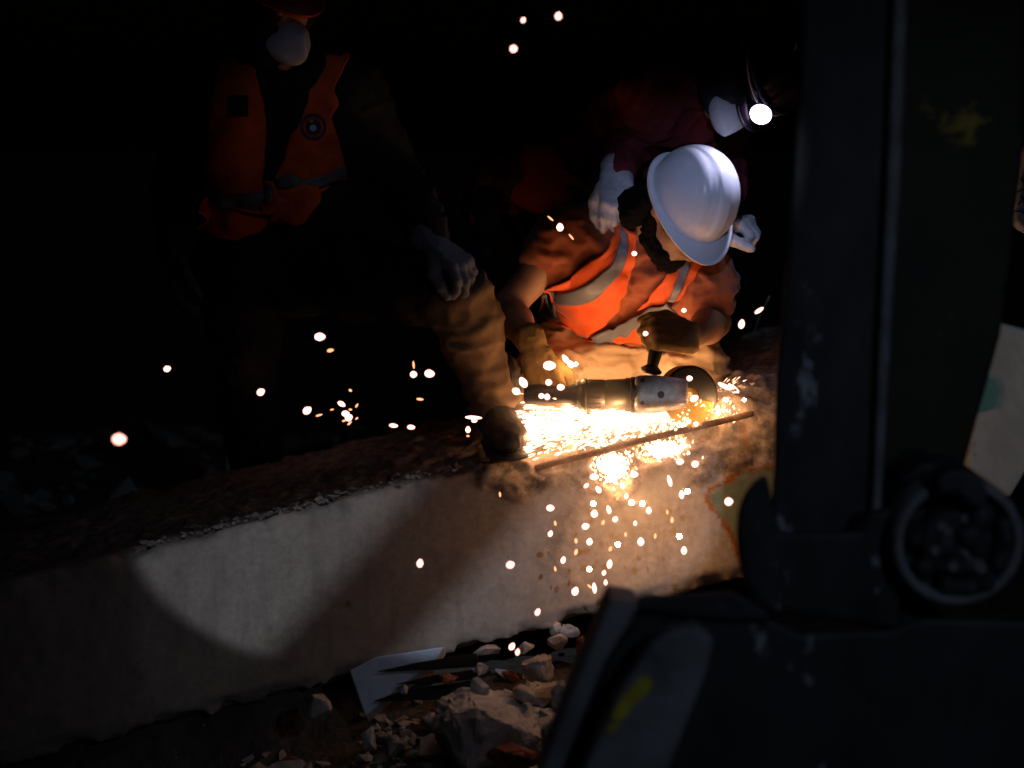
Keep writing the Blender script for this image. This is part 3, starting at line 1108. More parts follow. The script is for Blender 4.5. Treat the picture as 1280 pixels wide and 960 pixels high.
def hardhat(root, c, f, u, m, name='hard_hat', k=1.0, ridge=1.0):
    fr = frame(f, u)
    NA, prof = 120, []
    for s in np.linspace(0.02, 1, 26):
        prof.append(('d', s))
    for s in np.linspace(0.12, 1, 8):
        prof.append(('b', s))
    prof.append(('l', 1.0))
    V = []
    a_, b_, c_ = 0.122 * k, 0.104 * k, 0.142 * k
    for kind, s in prof:
        for i in range(NA):
            az = 2 * math.pi * i / NA
            ca, sa = math.cos(az), math.sin(az)
            if kind == 'd':
                ps = s * math.pi / 2
                rr, z = math.sin(ps) ** 0.92, math.cos(ps)
                x, y, zz = a_ * rr * ca, b_ * rr * sa, c_ * z
                # raised centre ridge with a groove on each side, and a side ridge spreading to the back
                low = float(sstep(0.99, 0.78, np.array(s)))
                w = 0.016 + 0.010 * max(0.0, -x / a_)
                rise = 0.0055 * float(sstep(w + 0.005, w - 0.003, np.array(abs(y)))) * low
                w2 = 0.046 + 0.012 * (x / a_)
                rise += 0.0045 * float(sstep(0.013, 0.006, np.array(abs(abs(y) - w2)))) * low * float(sstep(0.1, 0.25, np.array(s)))
                g = ridge * rise
                nn = nrm([x / a_ ** 2, y / b_ ** 2, max(zz, 0.02) / c_ ** 2])
                x, y, zz = x + nn[0] * g, y + nn[1] * g, zz + nn[2] * g
            else:
                fl = 0.010 + 0.036 * max(0.0, ca) ** 1.7
                dip = 0.004 + 0.020 * max(0.0, ca) ** 2
                t = s
                x, y = (a_ + fl * t) * ca, (b_ + (0.010 + 0.010 * max(0.0, ca)) * t) * sa
                zz = -dip * t ** 1.4
                if kind == 'l':
                    x, y, zz = x * 1.012, y * 1.012, zz + 0.006
            V.append(np.array(c) + fr @ np.array([x, y, zz]))
    top = len(V)
    V.append(np.array(c) + fr @ np.array([0, 0, c_ + 0.0055 * ridge]))
    F = []
    for r in range(len(prof) - 1):
        for i in range(NA):
            F.append((r * NA + i, (r + 1) * NA + i, (r + 1) * NA + (i + 1) % NA, r * NA + (i + 1) % NA))
    for i in range(NA):
        F.append((top, i, (i + 1) % NA))
    o = mesh_np(name, V, F, m, root)
    sm = o.modifiers.new('shell', 'SOLIDIFY')
    sm.thickness = 0.003
    sm.offset = -1
    return o, lambda x, y, z: np.array(c) + fr @ np.array([x, y, z])


def cup_mask(root, L, m, fwd=0.062, tip=-0.056, s=1.0, cord=True):
    V, F = [], []
    NA, NR = 28, 9
    for r in range(NR):
        t = r / (NR - 1) * 0.985
        for i in range(NA):
            a = 2 * math.pi * i / NA
            sy, cz = math.sin(a), math.cos(a)
            y = 0.058 * sy * (1.0 - 0.18 * max(cz, 0))
            z = -0.050 + 0.056 * cz * (1.0 if cz > 0 else 0.95)
            x = 0.098 - 0.045 * abs(sy) ** 1.6 - 0.012 * max(-cz, 0)
            ax_, ay, az = 0.098 + fwd, 0.0, tip
            q = t ** 1.15
            bul = 0.020 * math.sin(math.pi * min(t, 1))
            V.append(L(x * (1 - q) + ax_ * q + bul * 0.6, (y * (1 - q)) * (1 + 0.32 * math.sin(math.pi * t)), (z * (1 - q) + az * q) + bul * 0.4 * cz))
    for r in range(NR - 1):
        for i in range(NA):
            F.append((r * NA + i, r * NA + (i + 1) % NA, (r + 1) * NA + (i + 1) % NA, (r + 1) * NA + i))
    F.append(tuple((NR - 1) * NA + i for i in range(NA)))
    o = mesh_np('face_mask', V, F, m, root)
    sm = o.modifiers.new('felt', 'SOLIDIFY')
    sm.thickness = 0.003
    return o

# ------------------------------------------------------------------ the kneeling worker with the grinder
jm = dict(hipL=P(818, 432, 0.36), hipR=P(722, 428, 0.38), shL=P(876, 338, 0.02), shR=P(706, 300, 0.07), neck=P(806, 292, 0.04),
          elL=P(893, 402, 0.02), wrL=P(862, 424, -0.215), elR=P(634, 384, 0.05), wrR=P(671, 446, -0.18),
          knL=P(868, 462, 0.07), knR=P(675, 486, 0.04), anL=P(858, 496, 0.42), anR=P(695, 510, 0.44), toL=P(850, 500, 0.56), toR=P(700, 512, 0.58))
MW = empty('person', P(770, 500, 0.2), 'kneeling worker in white hard hat and orange vest cutting with an angle grinder', 'person')
hc, hf, hu = P(853, 261, -0.12), (0.30, -0.46, -0.83), (0.46, -0.68, 0.54)
hp, HL, hfr = head(hc, hf, hu)
hp.append(cone(jm['neck'], HL(-0.03, 0, -0.05), 0.064, 0.058))
person_body(MW, jm, hp)
# beard and hair
V, F = blob([ell(HL(0.040, 0, -0.088), hfr, (0.068, 0.066, 0.052)), ell(HL(0.072, 0, -0.112), hfr, (0.040, 0.040, 0.034)),
             cone(HL(0.0, 0.074, -0.02), HL(0.03, 0.062, -0.09), 0.014, 0.02), cone(HL(0.0, -0.074, -0.02), HL(0.03, -0.062, -0.09), 0.014, 0.02),
             cone(HL(0.088, 0.018, -0.056), HL(0.088, -0.018, -0.056), 0.009)], 0.005, 0.012)
V = V + vnormals(V, F) * (0.007 * (vnoise(V * 130) - 0.5) + 0.006 * (vnoise(V * 60) - 0.5))[:, None]
mesh_np('beard', V, F, M['hair'], MW)
V, F = blob([ell(HL(-0.022, 0, 0.020), hfr, (0.104, 0.085, 0.098)), cone(HL(-0.075, 0.03, -0.045), HL(-0.075, -0.03, -0.045), 0.04, 0.04),
             cone(HL(-0.03, -0.072, -0.01), HL(-0.045, -0.070, -0.10), 0.030, 0.034), cone(HL(-0.06, -0.04, -0.04), HL(-0.085, -0.045, -0.12), 0.045, 0.04)], 0.005, 0.015,
            cuts=[ell(HL(0.10, 0, -0.03), hfr, (0.085, 0.10, 0.09))])
V = V + vnormals(V, F) * (0.005 * (vnoise(V * 110) - 0.5))[:, None]
mesh_np('hair', V, F, M['hair'], MW)
helm, _ = hardhat(MW, HL(-0.004, 0, 0.036), hf, hu, M['white_shell'], k=1.0, ridge=0.62)

shirt_pr = torso(jm, 0.010) + limb(jm['shL'], jm['elL'], jm['wrL'], ARM, 0.014, 0, 0.62) + limb(jm['shR'], jm['elR'], jm['wrR'], ARM, 0.014, 0, 0.26)
_, SV, SF = cloth('shirt', shirt_pr, M['tshirt'], MW, k=0.035, amp=0.012, sc=(13, 9, 13), seed=2.0)
trouser_pr = [cone(jm['hipL'], jm['hipR'], 0.118, 0.118)]
for s in 'LR':
    trouser_pr += limb(jm['hip' + s], jm['kn' + s], jm['an' + s], LEG, 0.014, 0, 1.9)
trouser_pr.append(cone(lerp(jm['hipL'], jm['knL'], 0.55), lerp(jm['hipR'], jm['knR'], 0.55), 0.07, 0.07))
_, TV, TF = cloth('trousers', trouser_pr, M['khaki'], MW, k=0.05, amp=0.015, sc=(6, 9, 27), seed=7.0)
body_bvh = bvh_of(np.vstack([SV, TV]), np.vstack([SF, TF + len(SV)]))
# the open safety vest: panels with sewn-on reflective tape
e_top = [(768, 277), (757, 311), (728, 335), (695, 353), (673, 361)]
e_g1 = [(778, 283), (766, 325), (739, 350), (708, 363), (673, 365)]
e_g2 = [(788, 287), (781, 326), (760, 356), (731, 376), (673, 378)]
e_in = [(797, 292), (792, 338), (778, 370), (758, 398), (738, 417)]
vest, g1 = strip('safety_vest', M['vest'], MW, body_bvh, e_top, e_in, off=0.010, nu=60, nv=26, ydef=0.05, wr=0.008)
vb1 = bvh_of(*g1)
strip('reflective_band', M['reflect'], vest, vb1, e_g1, e_g2, off=0.007, nu=50, nv=8, wr=0.003, ydef=0.05)
strip('vest_panel', M['vest'], vest, body_bvh, [(674, 378), (682, 382), (694, 385), (715, 386)], [(676, 396), (684, 402), (702, 410), (738, 418)], off=0.009, nu=30, nv=10, ydef=0.05)
strip('reflective_band', M['reflect'], vest, body_bvh, [(678, 380), (688, 378), (700, 378)], [(680, 398), (690, 402), (704, 406)], off=0.017, nu=14, nv=8, ydef=0.05)
l_in = [(846, 318), (836, 337), (824, 355), (800, 384)]
l_g1 = [(853, 318), (850, 336), (845, 352), (836, 375)]
l_g2 = [(865, 318), (863, 336), (857, 350), (843, 376)]
l_out = [(882, 318), (874, 336), (866, 350), (850, 372)]
pan, g2 = strip('vest_panel', M['vest'], vest, body_bvh, l_in, l_out, off=0.010, nu=36, nv=18, ydef=0.0, wr=0.005)
strip('reflective_band', M['reflect'], vest, bvh_of(*g2), l_g1, l_g2, off=0.007, nu=24, nv=6, ydef=0.0, wr=0.002)
strip('reflective_band', M['reflect'], vest, body_bvh, [(742, 415), (769, 404), (805, 387), (840, 374)], [(752, 426), (788, 415), (818, 397), (842, 383)], off=0.020, nu=34, nv=9, ydef=0.0, wr=0.005)
strip('vest_hem', M['vest'], vest, body_bvh, [(700, 410), (740, 418), (770, 416), (800, 404)], [(706, 414), (746, 424), (778, 428), (806, 424)], off=0.014, nu=30, nv=8, ydef=0.0, wr=0.006)
# neck strap of the vest runs over the far shoulder
# gloves
gp, _ = hand(jm['wrR'], (0.30, -0.42, -0.86), (-0.15, -0.78, 0.55), 1, curl=(48, 58, 40), fat=1.28, cuff=0.05)
glove(MW, gp, M['tan_glove'], seed=2)
gp, _ = hand(jm['wrL'] + np.array([0.004, 0, 0.004]), (-0.96, -0.12, 0.16), (0.10, -0.86, 0.50), -1, curl=(52, 62, 45), fat=1.22, cuff=0.0)
glove(MW, gp, M['tan_glove'], seed=4)
for s in 'LR':
    boot(MW, jm['an' + s], jm['to' + s])

# ------------------------------------------------------------------ angle grinder
GA, GB = P(655, 493, -0.235), P(858, 494, -0.265)
gx = nrm(GB - GA)
GL = np.linalg.norm(GB - GA)
pxm = GL / 203.0
GR = empty('angle_grinder', lerp(GA, GB, 0.5), 'heavy dark angle grinder with metal gear head held over the beam by the kneeling worker', 'angle grinder')
lathe('rear_handle', GA, GB, [(0.0, 0.016), (0.004, 0.023), (20 * pxm, 0.025), (45 * pxm, 0.021), (58 * pxm, 0.022), (64 * pxm, 0.030), (69 * pxm, 0.030)], M['rubber'], GR)
lathe('motor_housing', GA, GB, [(66 * pxm, 0.028), (70 * pxm, 0.036), (74 * pxm, 0.039), (78 * pxm, 0.0395), (79 * pxm, 0.037), (100 * pxm, 0.037), (101 * pxm, 0.0355), (103 * pxm, 0.0355),
                                (104 * pxm, 0.037), (126 * pxm, 0.0385), (128 * pxm, 0.041), (134 * pxm, 0.041)], M['grinder'], GR)
lathe('collar', GA, GB, [(133 * pxm, 0.040), (134.5 * pxm, 0.0435), (139 * pxm, 0.0435), (140 * pxm, 0.041)], M['black_steel'], GR)
# vent slots
gf = frame(gx, (0, -0.95, 0.3))
for i in range(7):
    a0 = R(-66 + i * 22)
    dv = gf[:, 2] * math.cos(a0) + gf[:, 1] * math.sin(a0)
    c0 = GA + gx * (82 * pxm) + dv * 0.0365
    box_between('vent_slot', c0, c0 + gx * (15 * pxm), 0.004, 0.0025, M['rubber'], GR, up=dv, bevel=0.001)
# gear head: tapered cast block

HA = GA + gx * (139 * pxm)
hfr2 = frame(gx, (0.05, -0.93, 0.36))


def gear_head():
    prof = [(0.0, 0.040, 0.040), (0.012, 0.043, 0.041), (0.030, 0.043, 0.040), (0.060, 0.041, 0.037), (0.095, 0.037, 0.031), (0.118, 0.033, 0.026), (0.126, 0.028, 0.021)]
    bm = bmesh.new()
    rings = []
    for t, wy, wz in prof:
        ring = []
        for k in range(32):
            g = 2 * math.pi * k / 32
            cy, sy = math.cos(g), math.sin(g)
            e = 0.42
            yy = wy * math.copysign(abs(cy) ** e, cy)
            zz = wz * math.copysign(abs(sy) ** e, sy)
            q = HA + hfr2[:, 0] * t + hfr2[:, 1] * (yy + 0.004 * t / 0.12) + hfr2[:, 2] * zz
            ring.append(bm.verts.new(tuple(q)))
        rings.append(ring)
    for r in range(len(rings) - 1):
        for k in range(32):
            bm.faces.new((rings[r][k], rings[r][(k + 1) % 32], rings[r + 1][(k + 1) % 32], rings[r + 1][k]))
    bm.faces.new(rings[0][::-1])
    bm.faces.new(rings[-1])
    return bm_obj('gear_head', bm, M['alu'], GR, smooth=True)


gh = gear_head()
for (t, y) in ((0.062, -0.008), (0.018, -0.028), (0.018, 0.026)):
    c0 = HA + hfr2[:, 0] * t + hfr2[:, 1] * y + hfr2[:, 2] * 0.0375
    r0 = 0.0085 if t > 0.05 else 0.005
    lathe('screw', c0, c0 + hfr2[:, 2] * 0.01, [(0.0, r0), (0.004, r0), (0.0045, r0 * 0.6), (0.0055, r0 * 0.55)], M['black_steel'], gh, n=14)
lathe('spindle', HA + gx * 0.075, HA + gx * 0.075 - hfr2[:, 2] * 0.1, [(0.02, 0.022), (0.055, 0.022), (0.056, 0.012), (0.085, 0.012)], M['alu'], GR)
# disc and guard, seen at an angle behind the gear head
DC = P(861, 496, -0.225)
DN = nrm((0.40, -0.90, 0.16))
dfr = frame(DN, (0, 0.1, 1))
bm = bmesh.new()
ND = 64
rr = [(0.011, 0.003), (0.025, 0.003), (0.027, 0.0016), (0.071, 0.0016)]
ringsT = [[bm.verts.new(tuple(DC + dfr[:, 0] * t + r * (dfr[:, 1] * math.cos(2 * math.pi * k / ND) + dfr[:, 2] * math.sin(2 * math.pi * k / ND)))) for k in range(ND)] for r, t in rr]
ringsB = [[bm.verts.new(tuple(DC - dfr[:, 0] * t + r * (dfr[:, 1] * math.cos(2 * math.pi * k / ND) + dfr[:, 2] * math.sin(2 * math.pi * k / ND)))) for k in range(ND)] for r, t in rr]
seq = ringsT + ringsB[::-1]
for a in range(len(seq)):
    A_, B_ = seq[a], seq[(a + 1) % len(seq)]
    for k in range(ND):
        bm.faces.new((A_[k], A_[(k + 1) % ND], B_[(k + 1) % ND], B_[k]))
bm_obj('cutting_disc', bm, M['disc'], GR)
bm = bmesh.new()
NG = 40
prev = None
for k in range(NG + 1):
    g = R(-12) + (math.pi + R(24)) * k / NG
    d = dfr[:, 1] * math.cos(g) + dfr[:, 2] * math.sin(g)
    row = [bm.verts.new(tuple(DC + dfr[:, 0] * x + d * r)) for r, x in ((0.022, 0.012), (0.070, 0.012), (0.076, 0.009), (0.077, -0.022), (0.070, -0.024), (0.070, -0.022), (0.0735, -0.020), (0.0725, 0.006), (0.068, 0.0085), (0.022, 0.0085))]
    if prev:
        for i in range(len(row)):
            bm.faces.new((prev[i], prev[(i + 1) % len(row)], row[(i + 1) % len(row)], row[i]))
    else:
        bm.faces.new(row)
    prev = row
bm.faces.new(prev[::-1])
bm_obj('guard', bm, M['black_steel'], GR)
SB = P(813, 468, -0.245)
ST = P(829, 398, -0.200)
sl_ = np.linalg.norm(ST - SB)
lathe('side_handle', SB, ST, [(0, 0.012), (0.006, 0.024), (0.011, 0.026), (0.015, 0.022), (0.022, 0.0135), (0.05, 0.0165), (sl_ * 0.6, 0.018), (sl_ * 0.9, 0.016), (sl_, 0.019), (sl_ + 0.006, 0.012)], M['rubber'], GR)

# ------------------------------------------------------------------ the helper leaning over him
jh = dict(hipL=P(668, 236, 0.82), hipR=P(632, 262, 0.62), shL=P(898, 142, 0.20), shR=P(812, 118, 0.08), neck=P(868, 112, 0.10),
          elL=P(902, 215, 0.28), wrL=P(897, 284, 0.03), elR=P(792, 168, 0.27), wrR=P(770, 221, 0.03),
          knL=P(690, 420, 0.80), knR=P(640, 420, 0.55), anL=P(690, 580, 0.95), anR=P(650, 580, 0.75), toL=P(710, 590, 0.80), toR=P(675, 595, 0.60))
HW = empty('person', P(690, 590, 0.8), 'helper in dark red top and headlamp leaning over the kneeling worker', 'person')
kc, kf, ku = P(943, 92, -0.12), (-0.20, -0.45, -0.87), (0.72, -0.62, 0.20)
kp, KL, kfr = head(kc, kf, ku)
kp.append(cone(jh['neck'], KL(-0.03, 0, -0.05), 0.062, 0.055))
person_body(HW, jh, kp)
hpr = torso(jh, 0.012)
for s in 'LR':
    hpr += limb(jh['sh' + s], jh['el' + s], jh['wr' + s], ARM, 0.014, 0, 1.9)
hpr.append(cone(jh['neck'], lerp(jh['neck'], KL(-0.03, 0, -0.05), 0.55), 0.068, 0.064))
_, HV, HF = cloth('jacket', hpr, M['burgundy'], HW, amp=0.010, sc=(11, 11, 9), seed=5.0)
tp = [cone(jh['hipL'], jh['hipR'], 0.112, 0.112)]
for s in 'LR':
    tp += limb(jh['hip' + s], jh['kn' + s], jh['an' + s], LEG, 0.014, 0, 1.9)
_, HV2, HF2 = cloth('trousers', tp, M['black_cloth'], HW, h=0.01, seed=8.0)
for s in 'LR':
    boot(HW, jh['an' + s], jh['to' + s])
hb = bvh_of(np.vstack([HV, HV2]), np.vstack([HF, HF2 + len(HV)]))
v2, _ = strip('safety_vest', M['vest'], HW, hb, [(660, 184), (690, 180), (712, 200)], [(640, 236), (676, 262), (738, 236)], off=0.016, nu=30, nv=14, ydef=0.6, wr=0.02)
strip('reflective_band', M['reflect'], v2, hb, [(660, 186), (652, 208), (640, 232)], [(667, 190), (664, 215), (650, 242)], off=0.030, nu=16, nv=5, ydef=0.6, wr=0.012)
strip('reflective_band', M['reflect'], v2, hb, [(712, 218), (722, 222), (736, 232)], [(714, 232), (726, 236), (738, 242)], off=0.036, nu=12, nv=5, ydef=0.6, wr=0.012)
V, F = blob([ell(KL(-0.012, 0, 0.026), kfr, (0.108, 0.088, 0.108)), cone(KL(-0.02, 0, -0.02), KL(-0.04, 0, -0.10), 0.084, 0.078),
             ell(KL(0.030, 0, -0.07), kfr, (0.080, 0.074, 0.074)), ell(KL(0.03, 0, -0.01), kfr, (0.078, 0.082, 0.08))], 0.006, 0.02, cuts=[ell(KL(0.112, 0, 0.0), kfr, (0.05, 0.045, 0.03))])
V = folds(V, F, 0.004, (22, 22, 22), 31.0)
mesh_np('shade_hood', V, F, M['black_cloth'], HW)  # black hood added to keep the shaded face dark
hat2, H2 = hardhat(HW, KL(-0.004, 0, 0.030), kf, ku, M['black_shell'], k=0.90)
tube('hat_highlight', [H2(0.118 * math.cos(a), 0.099 * math.sin(a), 0.022) for a in np.linspace(R(40), R(-150), 30)], 0.0032, M['white_cord'], hat2, n=6)  # pale strip added as the bright highlight along the hat edge
cup_mask(HW, KL, M['mask'])
tube('mask_strap', [KL(0.062, -0.058, -0.045), KL(0.03, -0.078, -0.02), KL(-0.02, -0.088, 0.0), KL(-0.07, -0.07, 0.02)], 0.0022, M['white_cord'], HW, n=6, res=14)
ld = nrm((-0.30, -0.82, -0.45))
LP = KL(0.112, 0, 0.044)
hl = lathe('headlamp', LP, LP + ld, [(-0.02, 0.014), (-0.012, 0.021), (0.006, 0.0235), (0.012, 0.026), (0.018, 0.029), (0.0181, 0.0265)], M['black_steel'], HW)
lathe('lamp_lens', LP + ld * 0.0185, LP + ld, [(0.0, 0.0262), (0.003, 0.025), (0.006, 0.018), (0.0075, 0.007)], M['lamp_lens'], hl)
tube('lamp_strap', [H2(0.114 * math.cos(a), 0.098 * math.sin(a), 0.030 + 0.01 * math.cos(a)) for a in np.linspace(R(-178), R(178), 60)], 0.006, M['navy'], hl, n=8)
gp, _ = hand(jh['wrR'], (0.02, -0.66, -0.75), (-0.05, -0.78, 0.62), -1, curl=(34, 30, 20), fat=1.25, cuff=0.03, spread=0.10, s=1.0, vary=(0, 9, 14, 26))
glove(HW, gp, M['white_glove'], seed=6)
gp, _ = hand(jh['wrL'], (0.80, -0.56, 0.16), (0.10, -0.30, 0.95), -1, curl=(58, 66, 50), fat=1.2, cuff=0.03, s=0.95)
glove(HW, gp, M['white_glove'], seed=9)

# ------------------------------------------------------------------ the worker on the left with one foot on the beam
jl = dict(hipL=P(388, 335, 0.24), hipR=P(300, 335, 0.30), shL=P(440, 116, 0.04), shR=P(266, 112, 0.10), neck=P(356, 96, 0.05),
          elL=P(502, 232, 0.11), wrL=P(545, 308, -0.20), elR=P(226, 214, 0.16), wrR=P(216, 318, 0.06),
          knL=P(572, 372, -0.17), knR=P(312, 520, 0.62), anL=P(624, 518, -0.13), anR=P(318, 600, 0.80), toL=P(634, 562, -0.285), toR=P(336, 620, 0.65))
LW = empty('person', P(330, 650, 0.3), 'standing worker in dim orange vest and mask resting one boot on the beam', 'person')
lc, lf, lu = P(341, 10, -0.06), (0.60, -0.68, -0.42), (0.20, -0.36, 0.90)
lp, LL, lfr = head(lc, lf, lu)
lp.append(cone(jl['neck'], LL(-0.03, 0, -0.05), 0.064, 0.058))
person_body(LW, jl, lp)
lpr = torso(jl, 0.012)
for s in 'LR':
    lpr += limb(jl['sh' + s], jl['el' + s], jl['wr' + s], ARM, 0.016, 0, 1.88)
lpr.append(cone(jl['neck'], lerp(jl['neck'], LL(-0.03, 0, -0.05), 0.5), 0.07, 0.066))
_, LV, LF = cloth('jacket', lpr, M['green_cloth'], LW, amp=0.010, sc=(10, 10, 9), seed=15.0)
tp = [cone(jl['hipL'], jl['hipR'], 0.115, 0.115)]
for s in 'LR':
    tp += limb(jl['hip' + s], jl['kn' + s], jl['an' + s], LEG, 0.018, 0, 1.93)
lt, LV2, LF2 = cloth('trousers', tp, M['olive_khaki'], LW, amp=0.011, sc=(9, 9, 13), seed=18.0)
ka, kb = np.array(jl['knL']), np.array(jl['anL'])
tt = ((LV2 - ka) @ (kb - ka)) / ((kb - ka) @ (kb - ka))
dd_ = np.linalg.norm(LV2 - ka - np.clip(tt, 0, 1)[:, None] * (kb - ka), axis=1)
lit_shin = sstep(-0.22, 0.10, tt + 0.14 * (fbm(LV2 * 9, 3) - 0.5)) * sstep(0.2, 0.12, dd_)  # khaki weight along the front shin, painted as spark light
at = lt.data.attributes.new('lit_shin', 'FLOAT', 'POINT')
at.data.foreach_set('value', lit_shin.astype(np.float32))
boot(LW, jl['anL'], jl['toL'])
boot(LW, jl['anR'], jl['toR'])
lb = bvh_of(np.vstack([LV, LV2]), np.vstack([LF, LF2 + len(LV)]))
rv, gr_ = strip('safety_vest', M['vest_shaded'], LW, lb, [(276, 40), (268, 130), (262, 200), (246, 262)], [(326, 84), (328, 130), (330, 200), (336, 262)], off=0.014, nu=46, nv=16, ydef=-0.05, wr=0.012, seed=3)
strip('vest_panel', M['vest_shaded'], rv, lb, [(246, 246), (270, 256), (300, 262), (334, 266)], [(238, 268), (268, 284), (298, 292), (328, 274)], off=0.026, nu=30, nv=8, ydef=-0.05, wr=0.012, seed=4)
strip('reflective_band', M['reflect_dull'], rv, lb, [(246, 232), (280, 238), (332, 238)], [(244, 250), (280, 258), (332, 256)], off=0.024, nu=26, nv=6, ydef=-0.05, wr=0.006)
lvp, gl_ = strip('vest_panel', M['vest_shaded'], rv, lb, [(414, 58), (404, 92), (386, 120), (368, 170), (348, 222)], [(438, 76), (424, 104), (416, 150), (424, 190), (428, 222)], off=0.014, nu=46, nv=16, ydef=-0.05, wr=0.010, seed=6)
gb = bvh_of(*gl_)
strip('reflective_band', M['reflect_dull'], lvp, lb, [(356, 216), (390, 216), (424, 200)], [(356, 228), (392, 230), (426, 214)], off=0.024, nu=22, nv=6, ydef=-0.05, wr=0.006)
strip('vest_panel', M['vest_shaded'], rv, lb, [(352, 232), (376, 226), (404, 228)], [(346, 266), (372, 270), (392, 252)], off=0.028, nu=24, nv=10, ydef=-0.05, wr=0.016, seed=9)
# front buckle flap with its grey tape
strip('vest_flap', M['vest_shaded'], rv, lb, [(338, 222), (346, 219), (354, 222)], [(340, 254), (348, 258), (360, 240)], off=0.040, nu=14, nv=8, ydef=-0.05, wr=0.006)
strip('reflective_band', M['reflect_dull'], rv, lb, [(340, 226), (346, 222), (352, 226)], [(342, 246), (348, 250), (355, 238)], off=0.046, nu=12, nv=6, ydef=-0.05, wr=0.003)
# round emblem on one side of the chest, dark square one on the other


def emblem(name, px, py, r, m, parent, bvh, lift, square=False, ring=0.0):
    d = nrm(ray(px, py))
    hit = bvh.ray_cast(Vector(CAM), Vector(d))
    if hit[0] is None:
        hit = bvh.find_nearest(Vector(P(px, py, -0.05)))
    c, n = np.array(hit[0]), nrm(hit[1])
    if n @ (CAM - c) < 0:
        n = -n
    n = nrm(n * 0.5 + nrm(CAM - c) * 0.5)
    fr = frame(n, (0, 0, 1))
    bm = bmesh.new()
    N = 4 if square else 28
    outer = [bm.verts.new(tuple(c + n * lift + r * (fr[:, 1] * math.cos(2 * math.pi * (k + 0.5) / N) + fr[:, 2] * math.sin(2 * math.pi * (k + 0.5) / N)))) for k in range(N)]
    if ring:
        inner = [bm.verts.new(tuple(c + n * lift + ring * (fr[:, 1] * math.cos(2 * math.pi * (k + 0.5) / N) + fr[:, 2] * math.sin(2 * math.pi * (k + 0.5) / N)))) for k in range(N)]
        fs = [bm.faces.new((outer[k], outer[(k + 1) % N], inner[(k + 1) % N], inner[k])) for k in range(N)]
    else:
        fs = [bm.faces.new(outer)]
    ex = bmesh.ops.extrude_face_region(bm, geom=fs)
    for v in [g for g in ex['geom'] if isinstance(g, bmesh.types.BMVert)]:
        v.co += Vector(n * 0.004)
    return bm_obj(name, bm, m, parent)


em = emblem('emblem', 392, 158, 0.032, M['navy'], lvp, gb, 0.008, ring=0.026)
emblem('emblem_disc', 392, 158, 0.019, M['navy'], em, gb, 0.010)
emblem('emblem_centre', 392, 159, 0.008, M['sky_emblem'], em, gb, 0.016)
emblem('emblem_mark', 390, 150, 0.0045, M['yellow_mark'], em, gb, 0.016)
emblem('emblem', 298, 133, 0.036, M['black_cloth'], rv, bvh_of(*gr_), 0.010, square=True)
hardhat(LW, LL(-0.012, 0, 0.062), lf, lu, M['red_shell'], k=0.95)
V, F = blob([ell(LL(-0.012, 0, 0.020), lfr, (0.106, 0.088, 0.104)), cone(LL(-0.02, 0, -0.02), LL(-0.04, 0, -0.10), 0.084, 0.078),
             ell(LL(0.030, 0, -0.07), lfr, (0.080, 0.074, 0.074)), ell(LL(0.03, 0, -0.01), lfr, (0.078, 0.082, 0.08))], 0.006, 0.02, cuts=[ell(LL(0.112, 0, 0.0), lfr, (0.05, 0.045, 0.03))])
V = folds(V, F, 0.004, (22, 22, 22), 35.0)
mesh_np('shade_hood', V, F, M['black_cloth'], LW)  # hood added here too, so the skin stays in darkness
cup_mask(LW, LL, M['cool_lit_mask'], fwd=0.07)
gp, _ = hand(jl['wrL'], (0.62, -0.46, -0.42), (0.12, -0.30, 0.95), -1, curl=(30, 40, 28), fat=1.18, cuff=0.04, spread=0.16)
glove(LW, gp, M['grey_glove'], seed=12)
gp, _ = hand(jl['wrR'], (0.05, -0.20, -0.97), (-0.95, -0.2, 0), 1, curl=(18, 24, 18), fat=1.18, cuff=0.04)
glove(LW, gp, M['shaded_glove'], seed=13)

# ------------------------------------------------------------------ the excavator close by on the right
YE = -1.60
EX = empty('excavator', P(1040, 900, YE), 'dark excavator arm and bucket standing close by in front of the workers', 'excavator')
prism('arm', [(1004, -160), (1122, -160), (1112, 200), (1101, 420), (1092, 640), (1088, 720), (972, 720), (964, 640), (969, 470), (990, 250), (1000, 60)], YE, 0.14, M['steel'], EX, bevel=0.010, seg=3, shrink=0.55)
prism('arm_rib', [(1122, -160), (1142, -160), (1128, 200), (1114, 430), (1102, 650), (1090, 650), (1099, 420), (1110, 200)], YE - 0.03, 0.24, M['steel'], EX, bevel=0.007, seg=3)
bpy.data.objects['arm_rib'].data.materials[0] = M['steel_paint']  # paler steel painted in as the rib's edge highlight
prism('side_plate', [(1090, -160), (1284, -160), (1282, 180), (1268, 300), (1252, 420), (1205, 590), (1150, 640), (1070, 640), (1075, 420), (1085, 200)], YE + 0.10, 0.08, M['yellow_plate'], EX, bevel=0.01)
# pin boss with its collar and bolted cap
c1 = P(1196, 676, YE - 0.10)
lathe('pin_boss', c1 + np.array([0, 0.34, 0]), c1, [(0.0, 0.105), (0.29, 0.105), (0.30, 0.102)], M['steel'], EX, n=56)
bmr = bmesh.new()
NR_ = 72
prev = None
for k in range(NR_):
    g = 2 * math.pi * k / NR_
    d = np.array([math.cos(g), 0, math.sin(g)])
    row = [bmr.verts.new(tuple(c1 + d * r + np.array([0, yy, 0]))) for r, yy in ((0.088, 0.05), (0.088, -0.012), (0.092, -0.018), (0.100, -0.018), (0.106, -0.010), (0.106, 0.05))]
    if prev is None:
        first = row
    else:
        for i in range(5):
            bmr.faces.new((prev[i], prev[i + 1], row[i + 1], row[i]))
    prev = row
for i in range(5):
    bmr.faces.new((prev[i], prev[i + 1], first[i + 1], first[i]))
col_ = bm_obj('pin_collar', bmr, M['steel_paint'], EX, smooth=True)
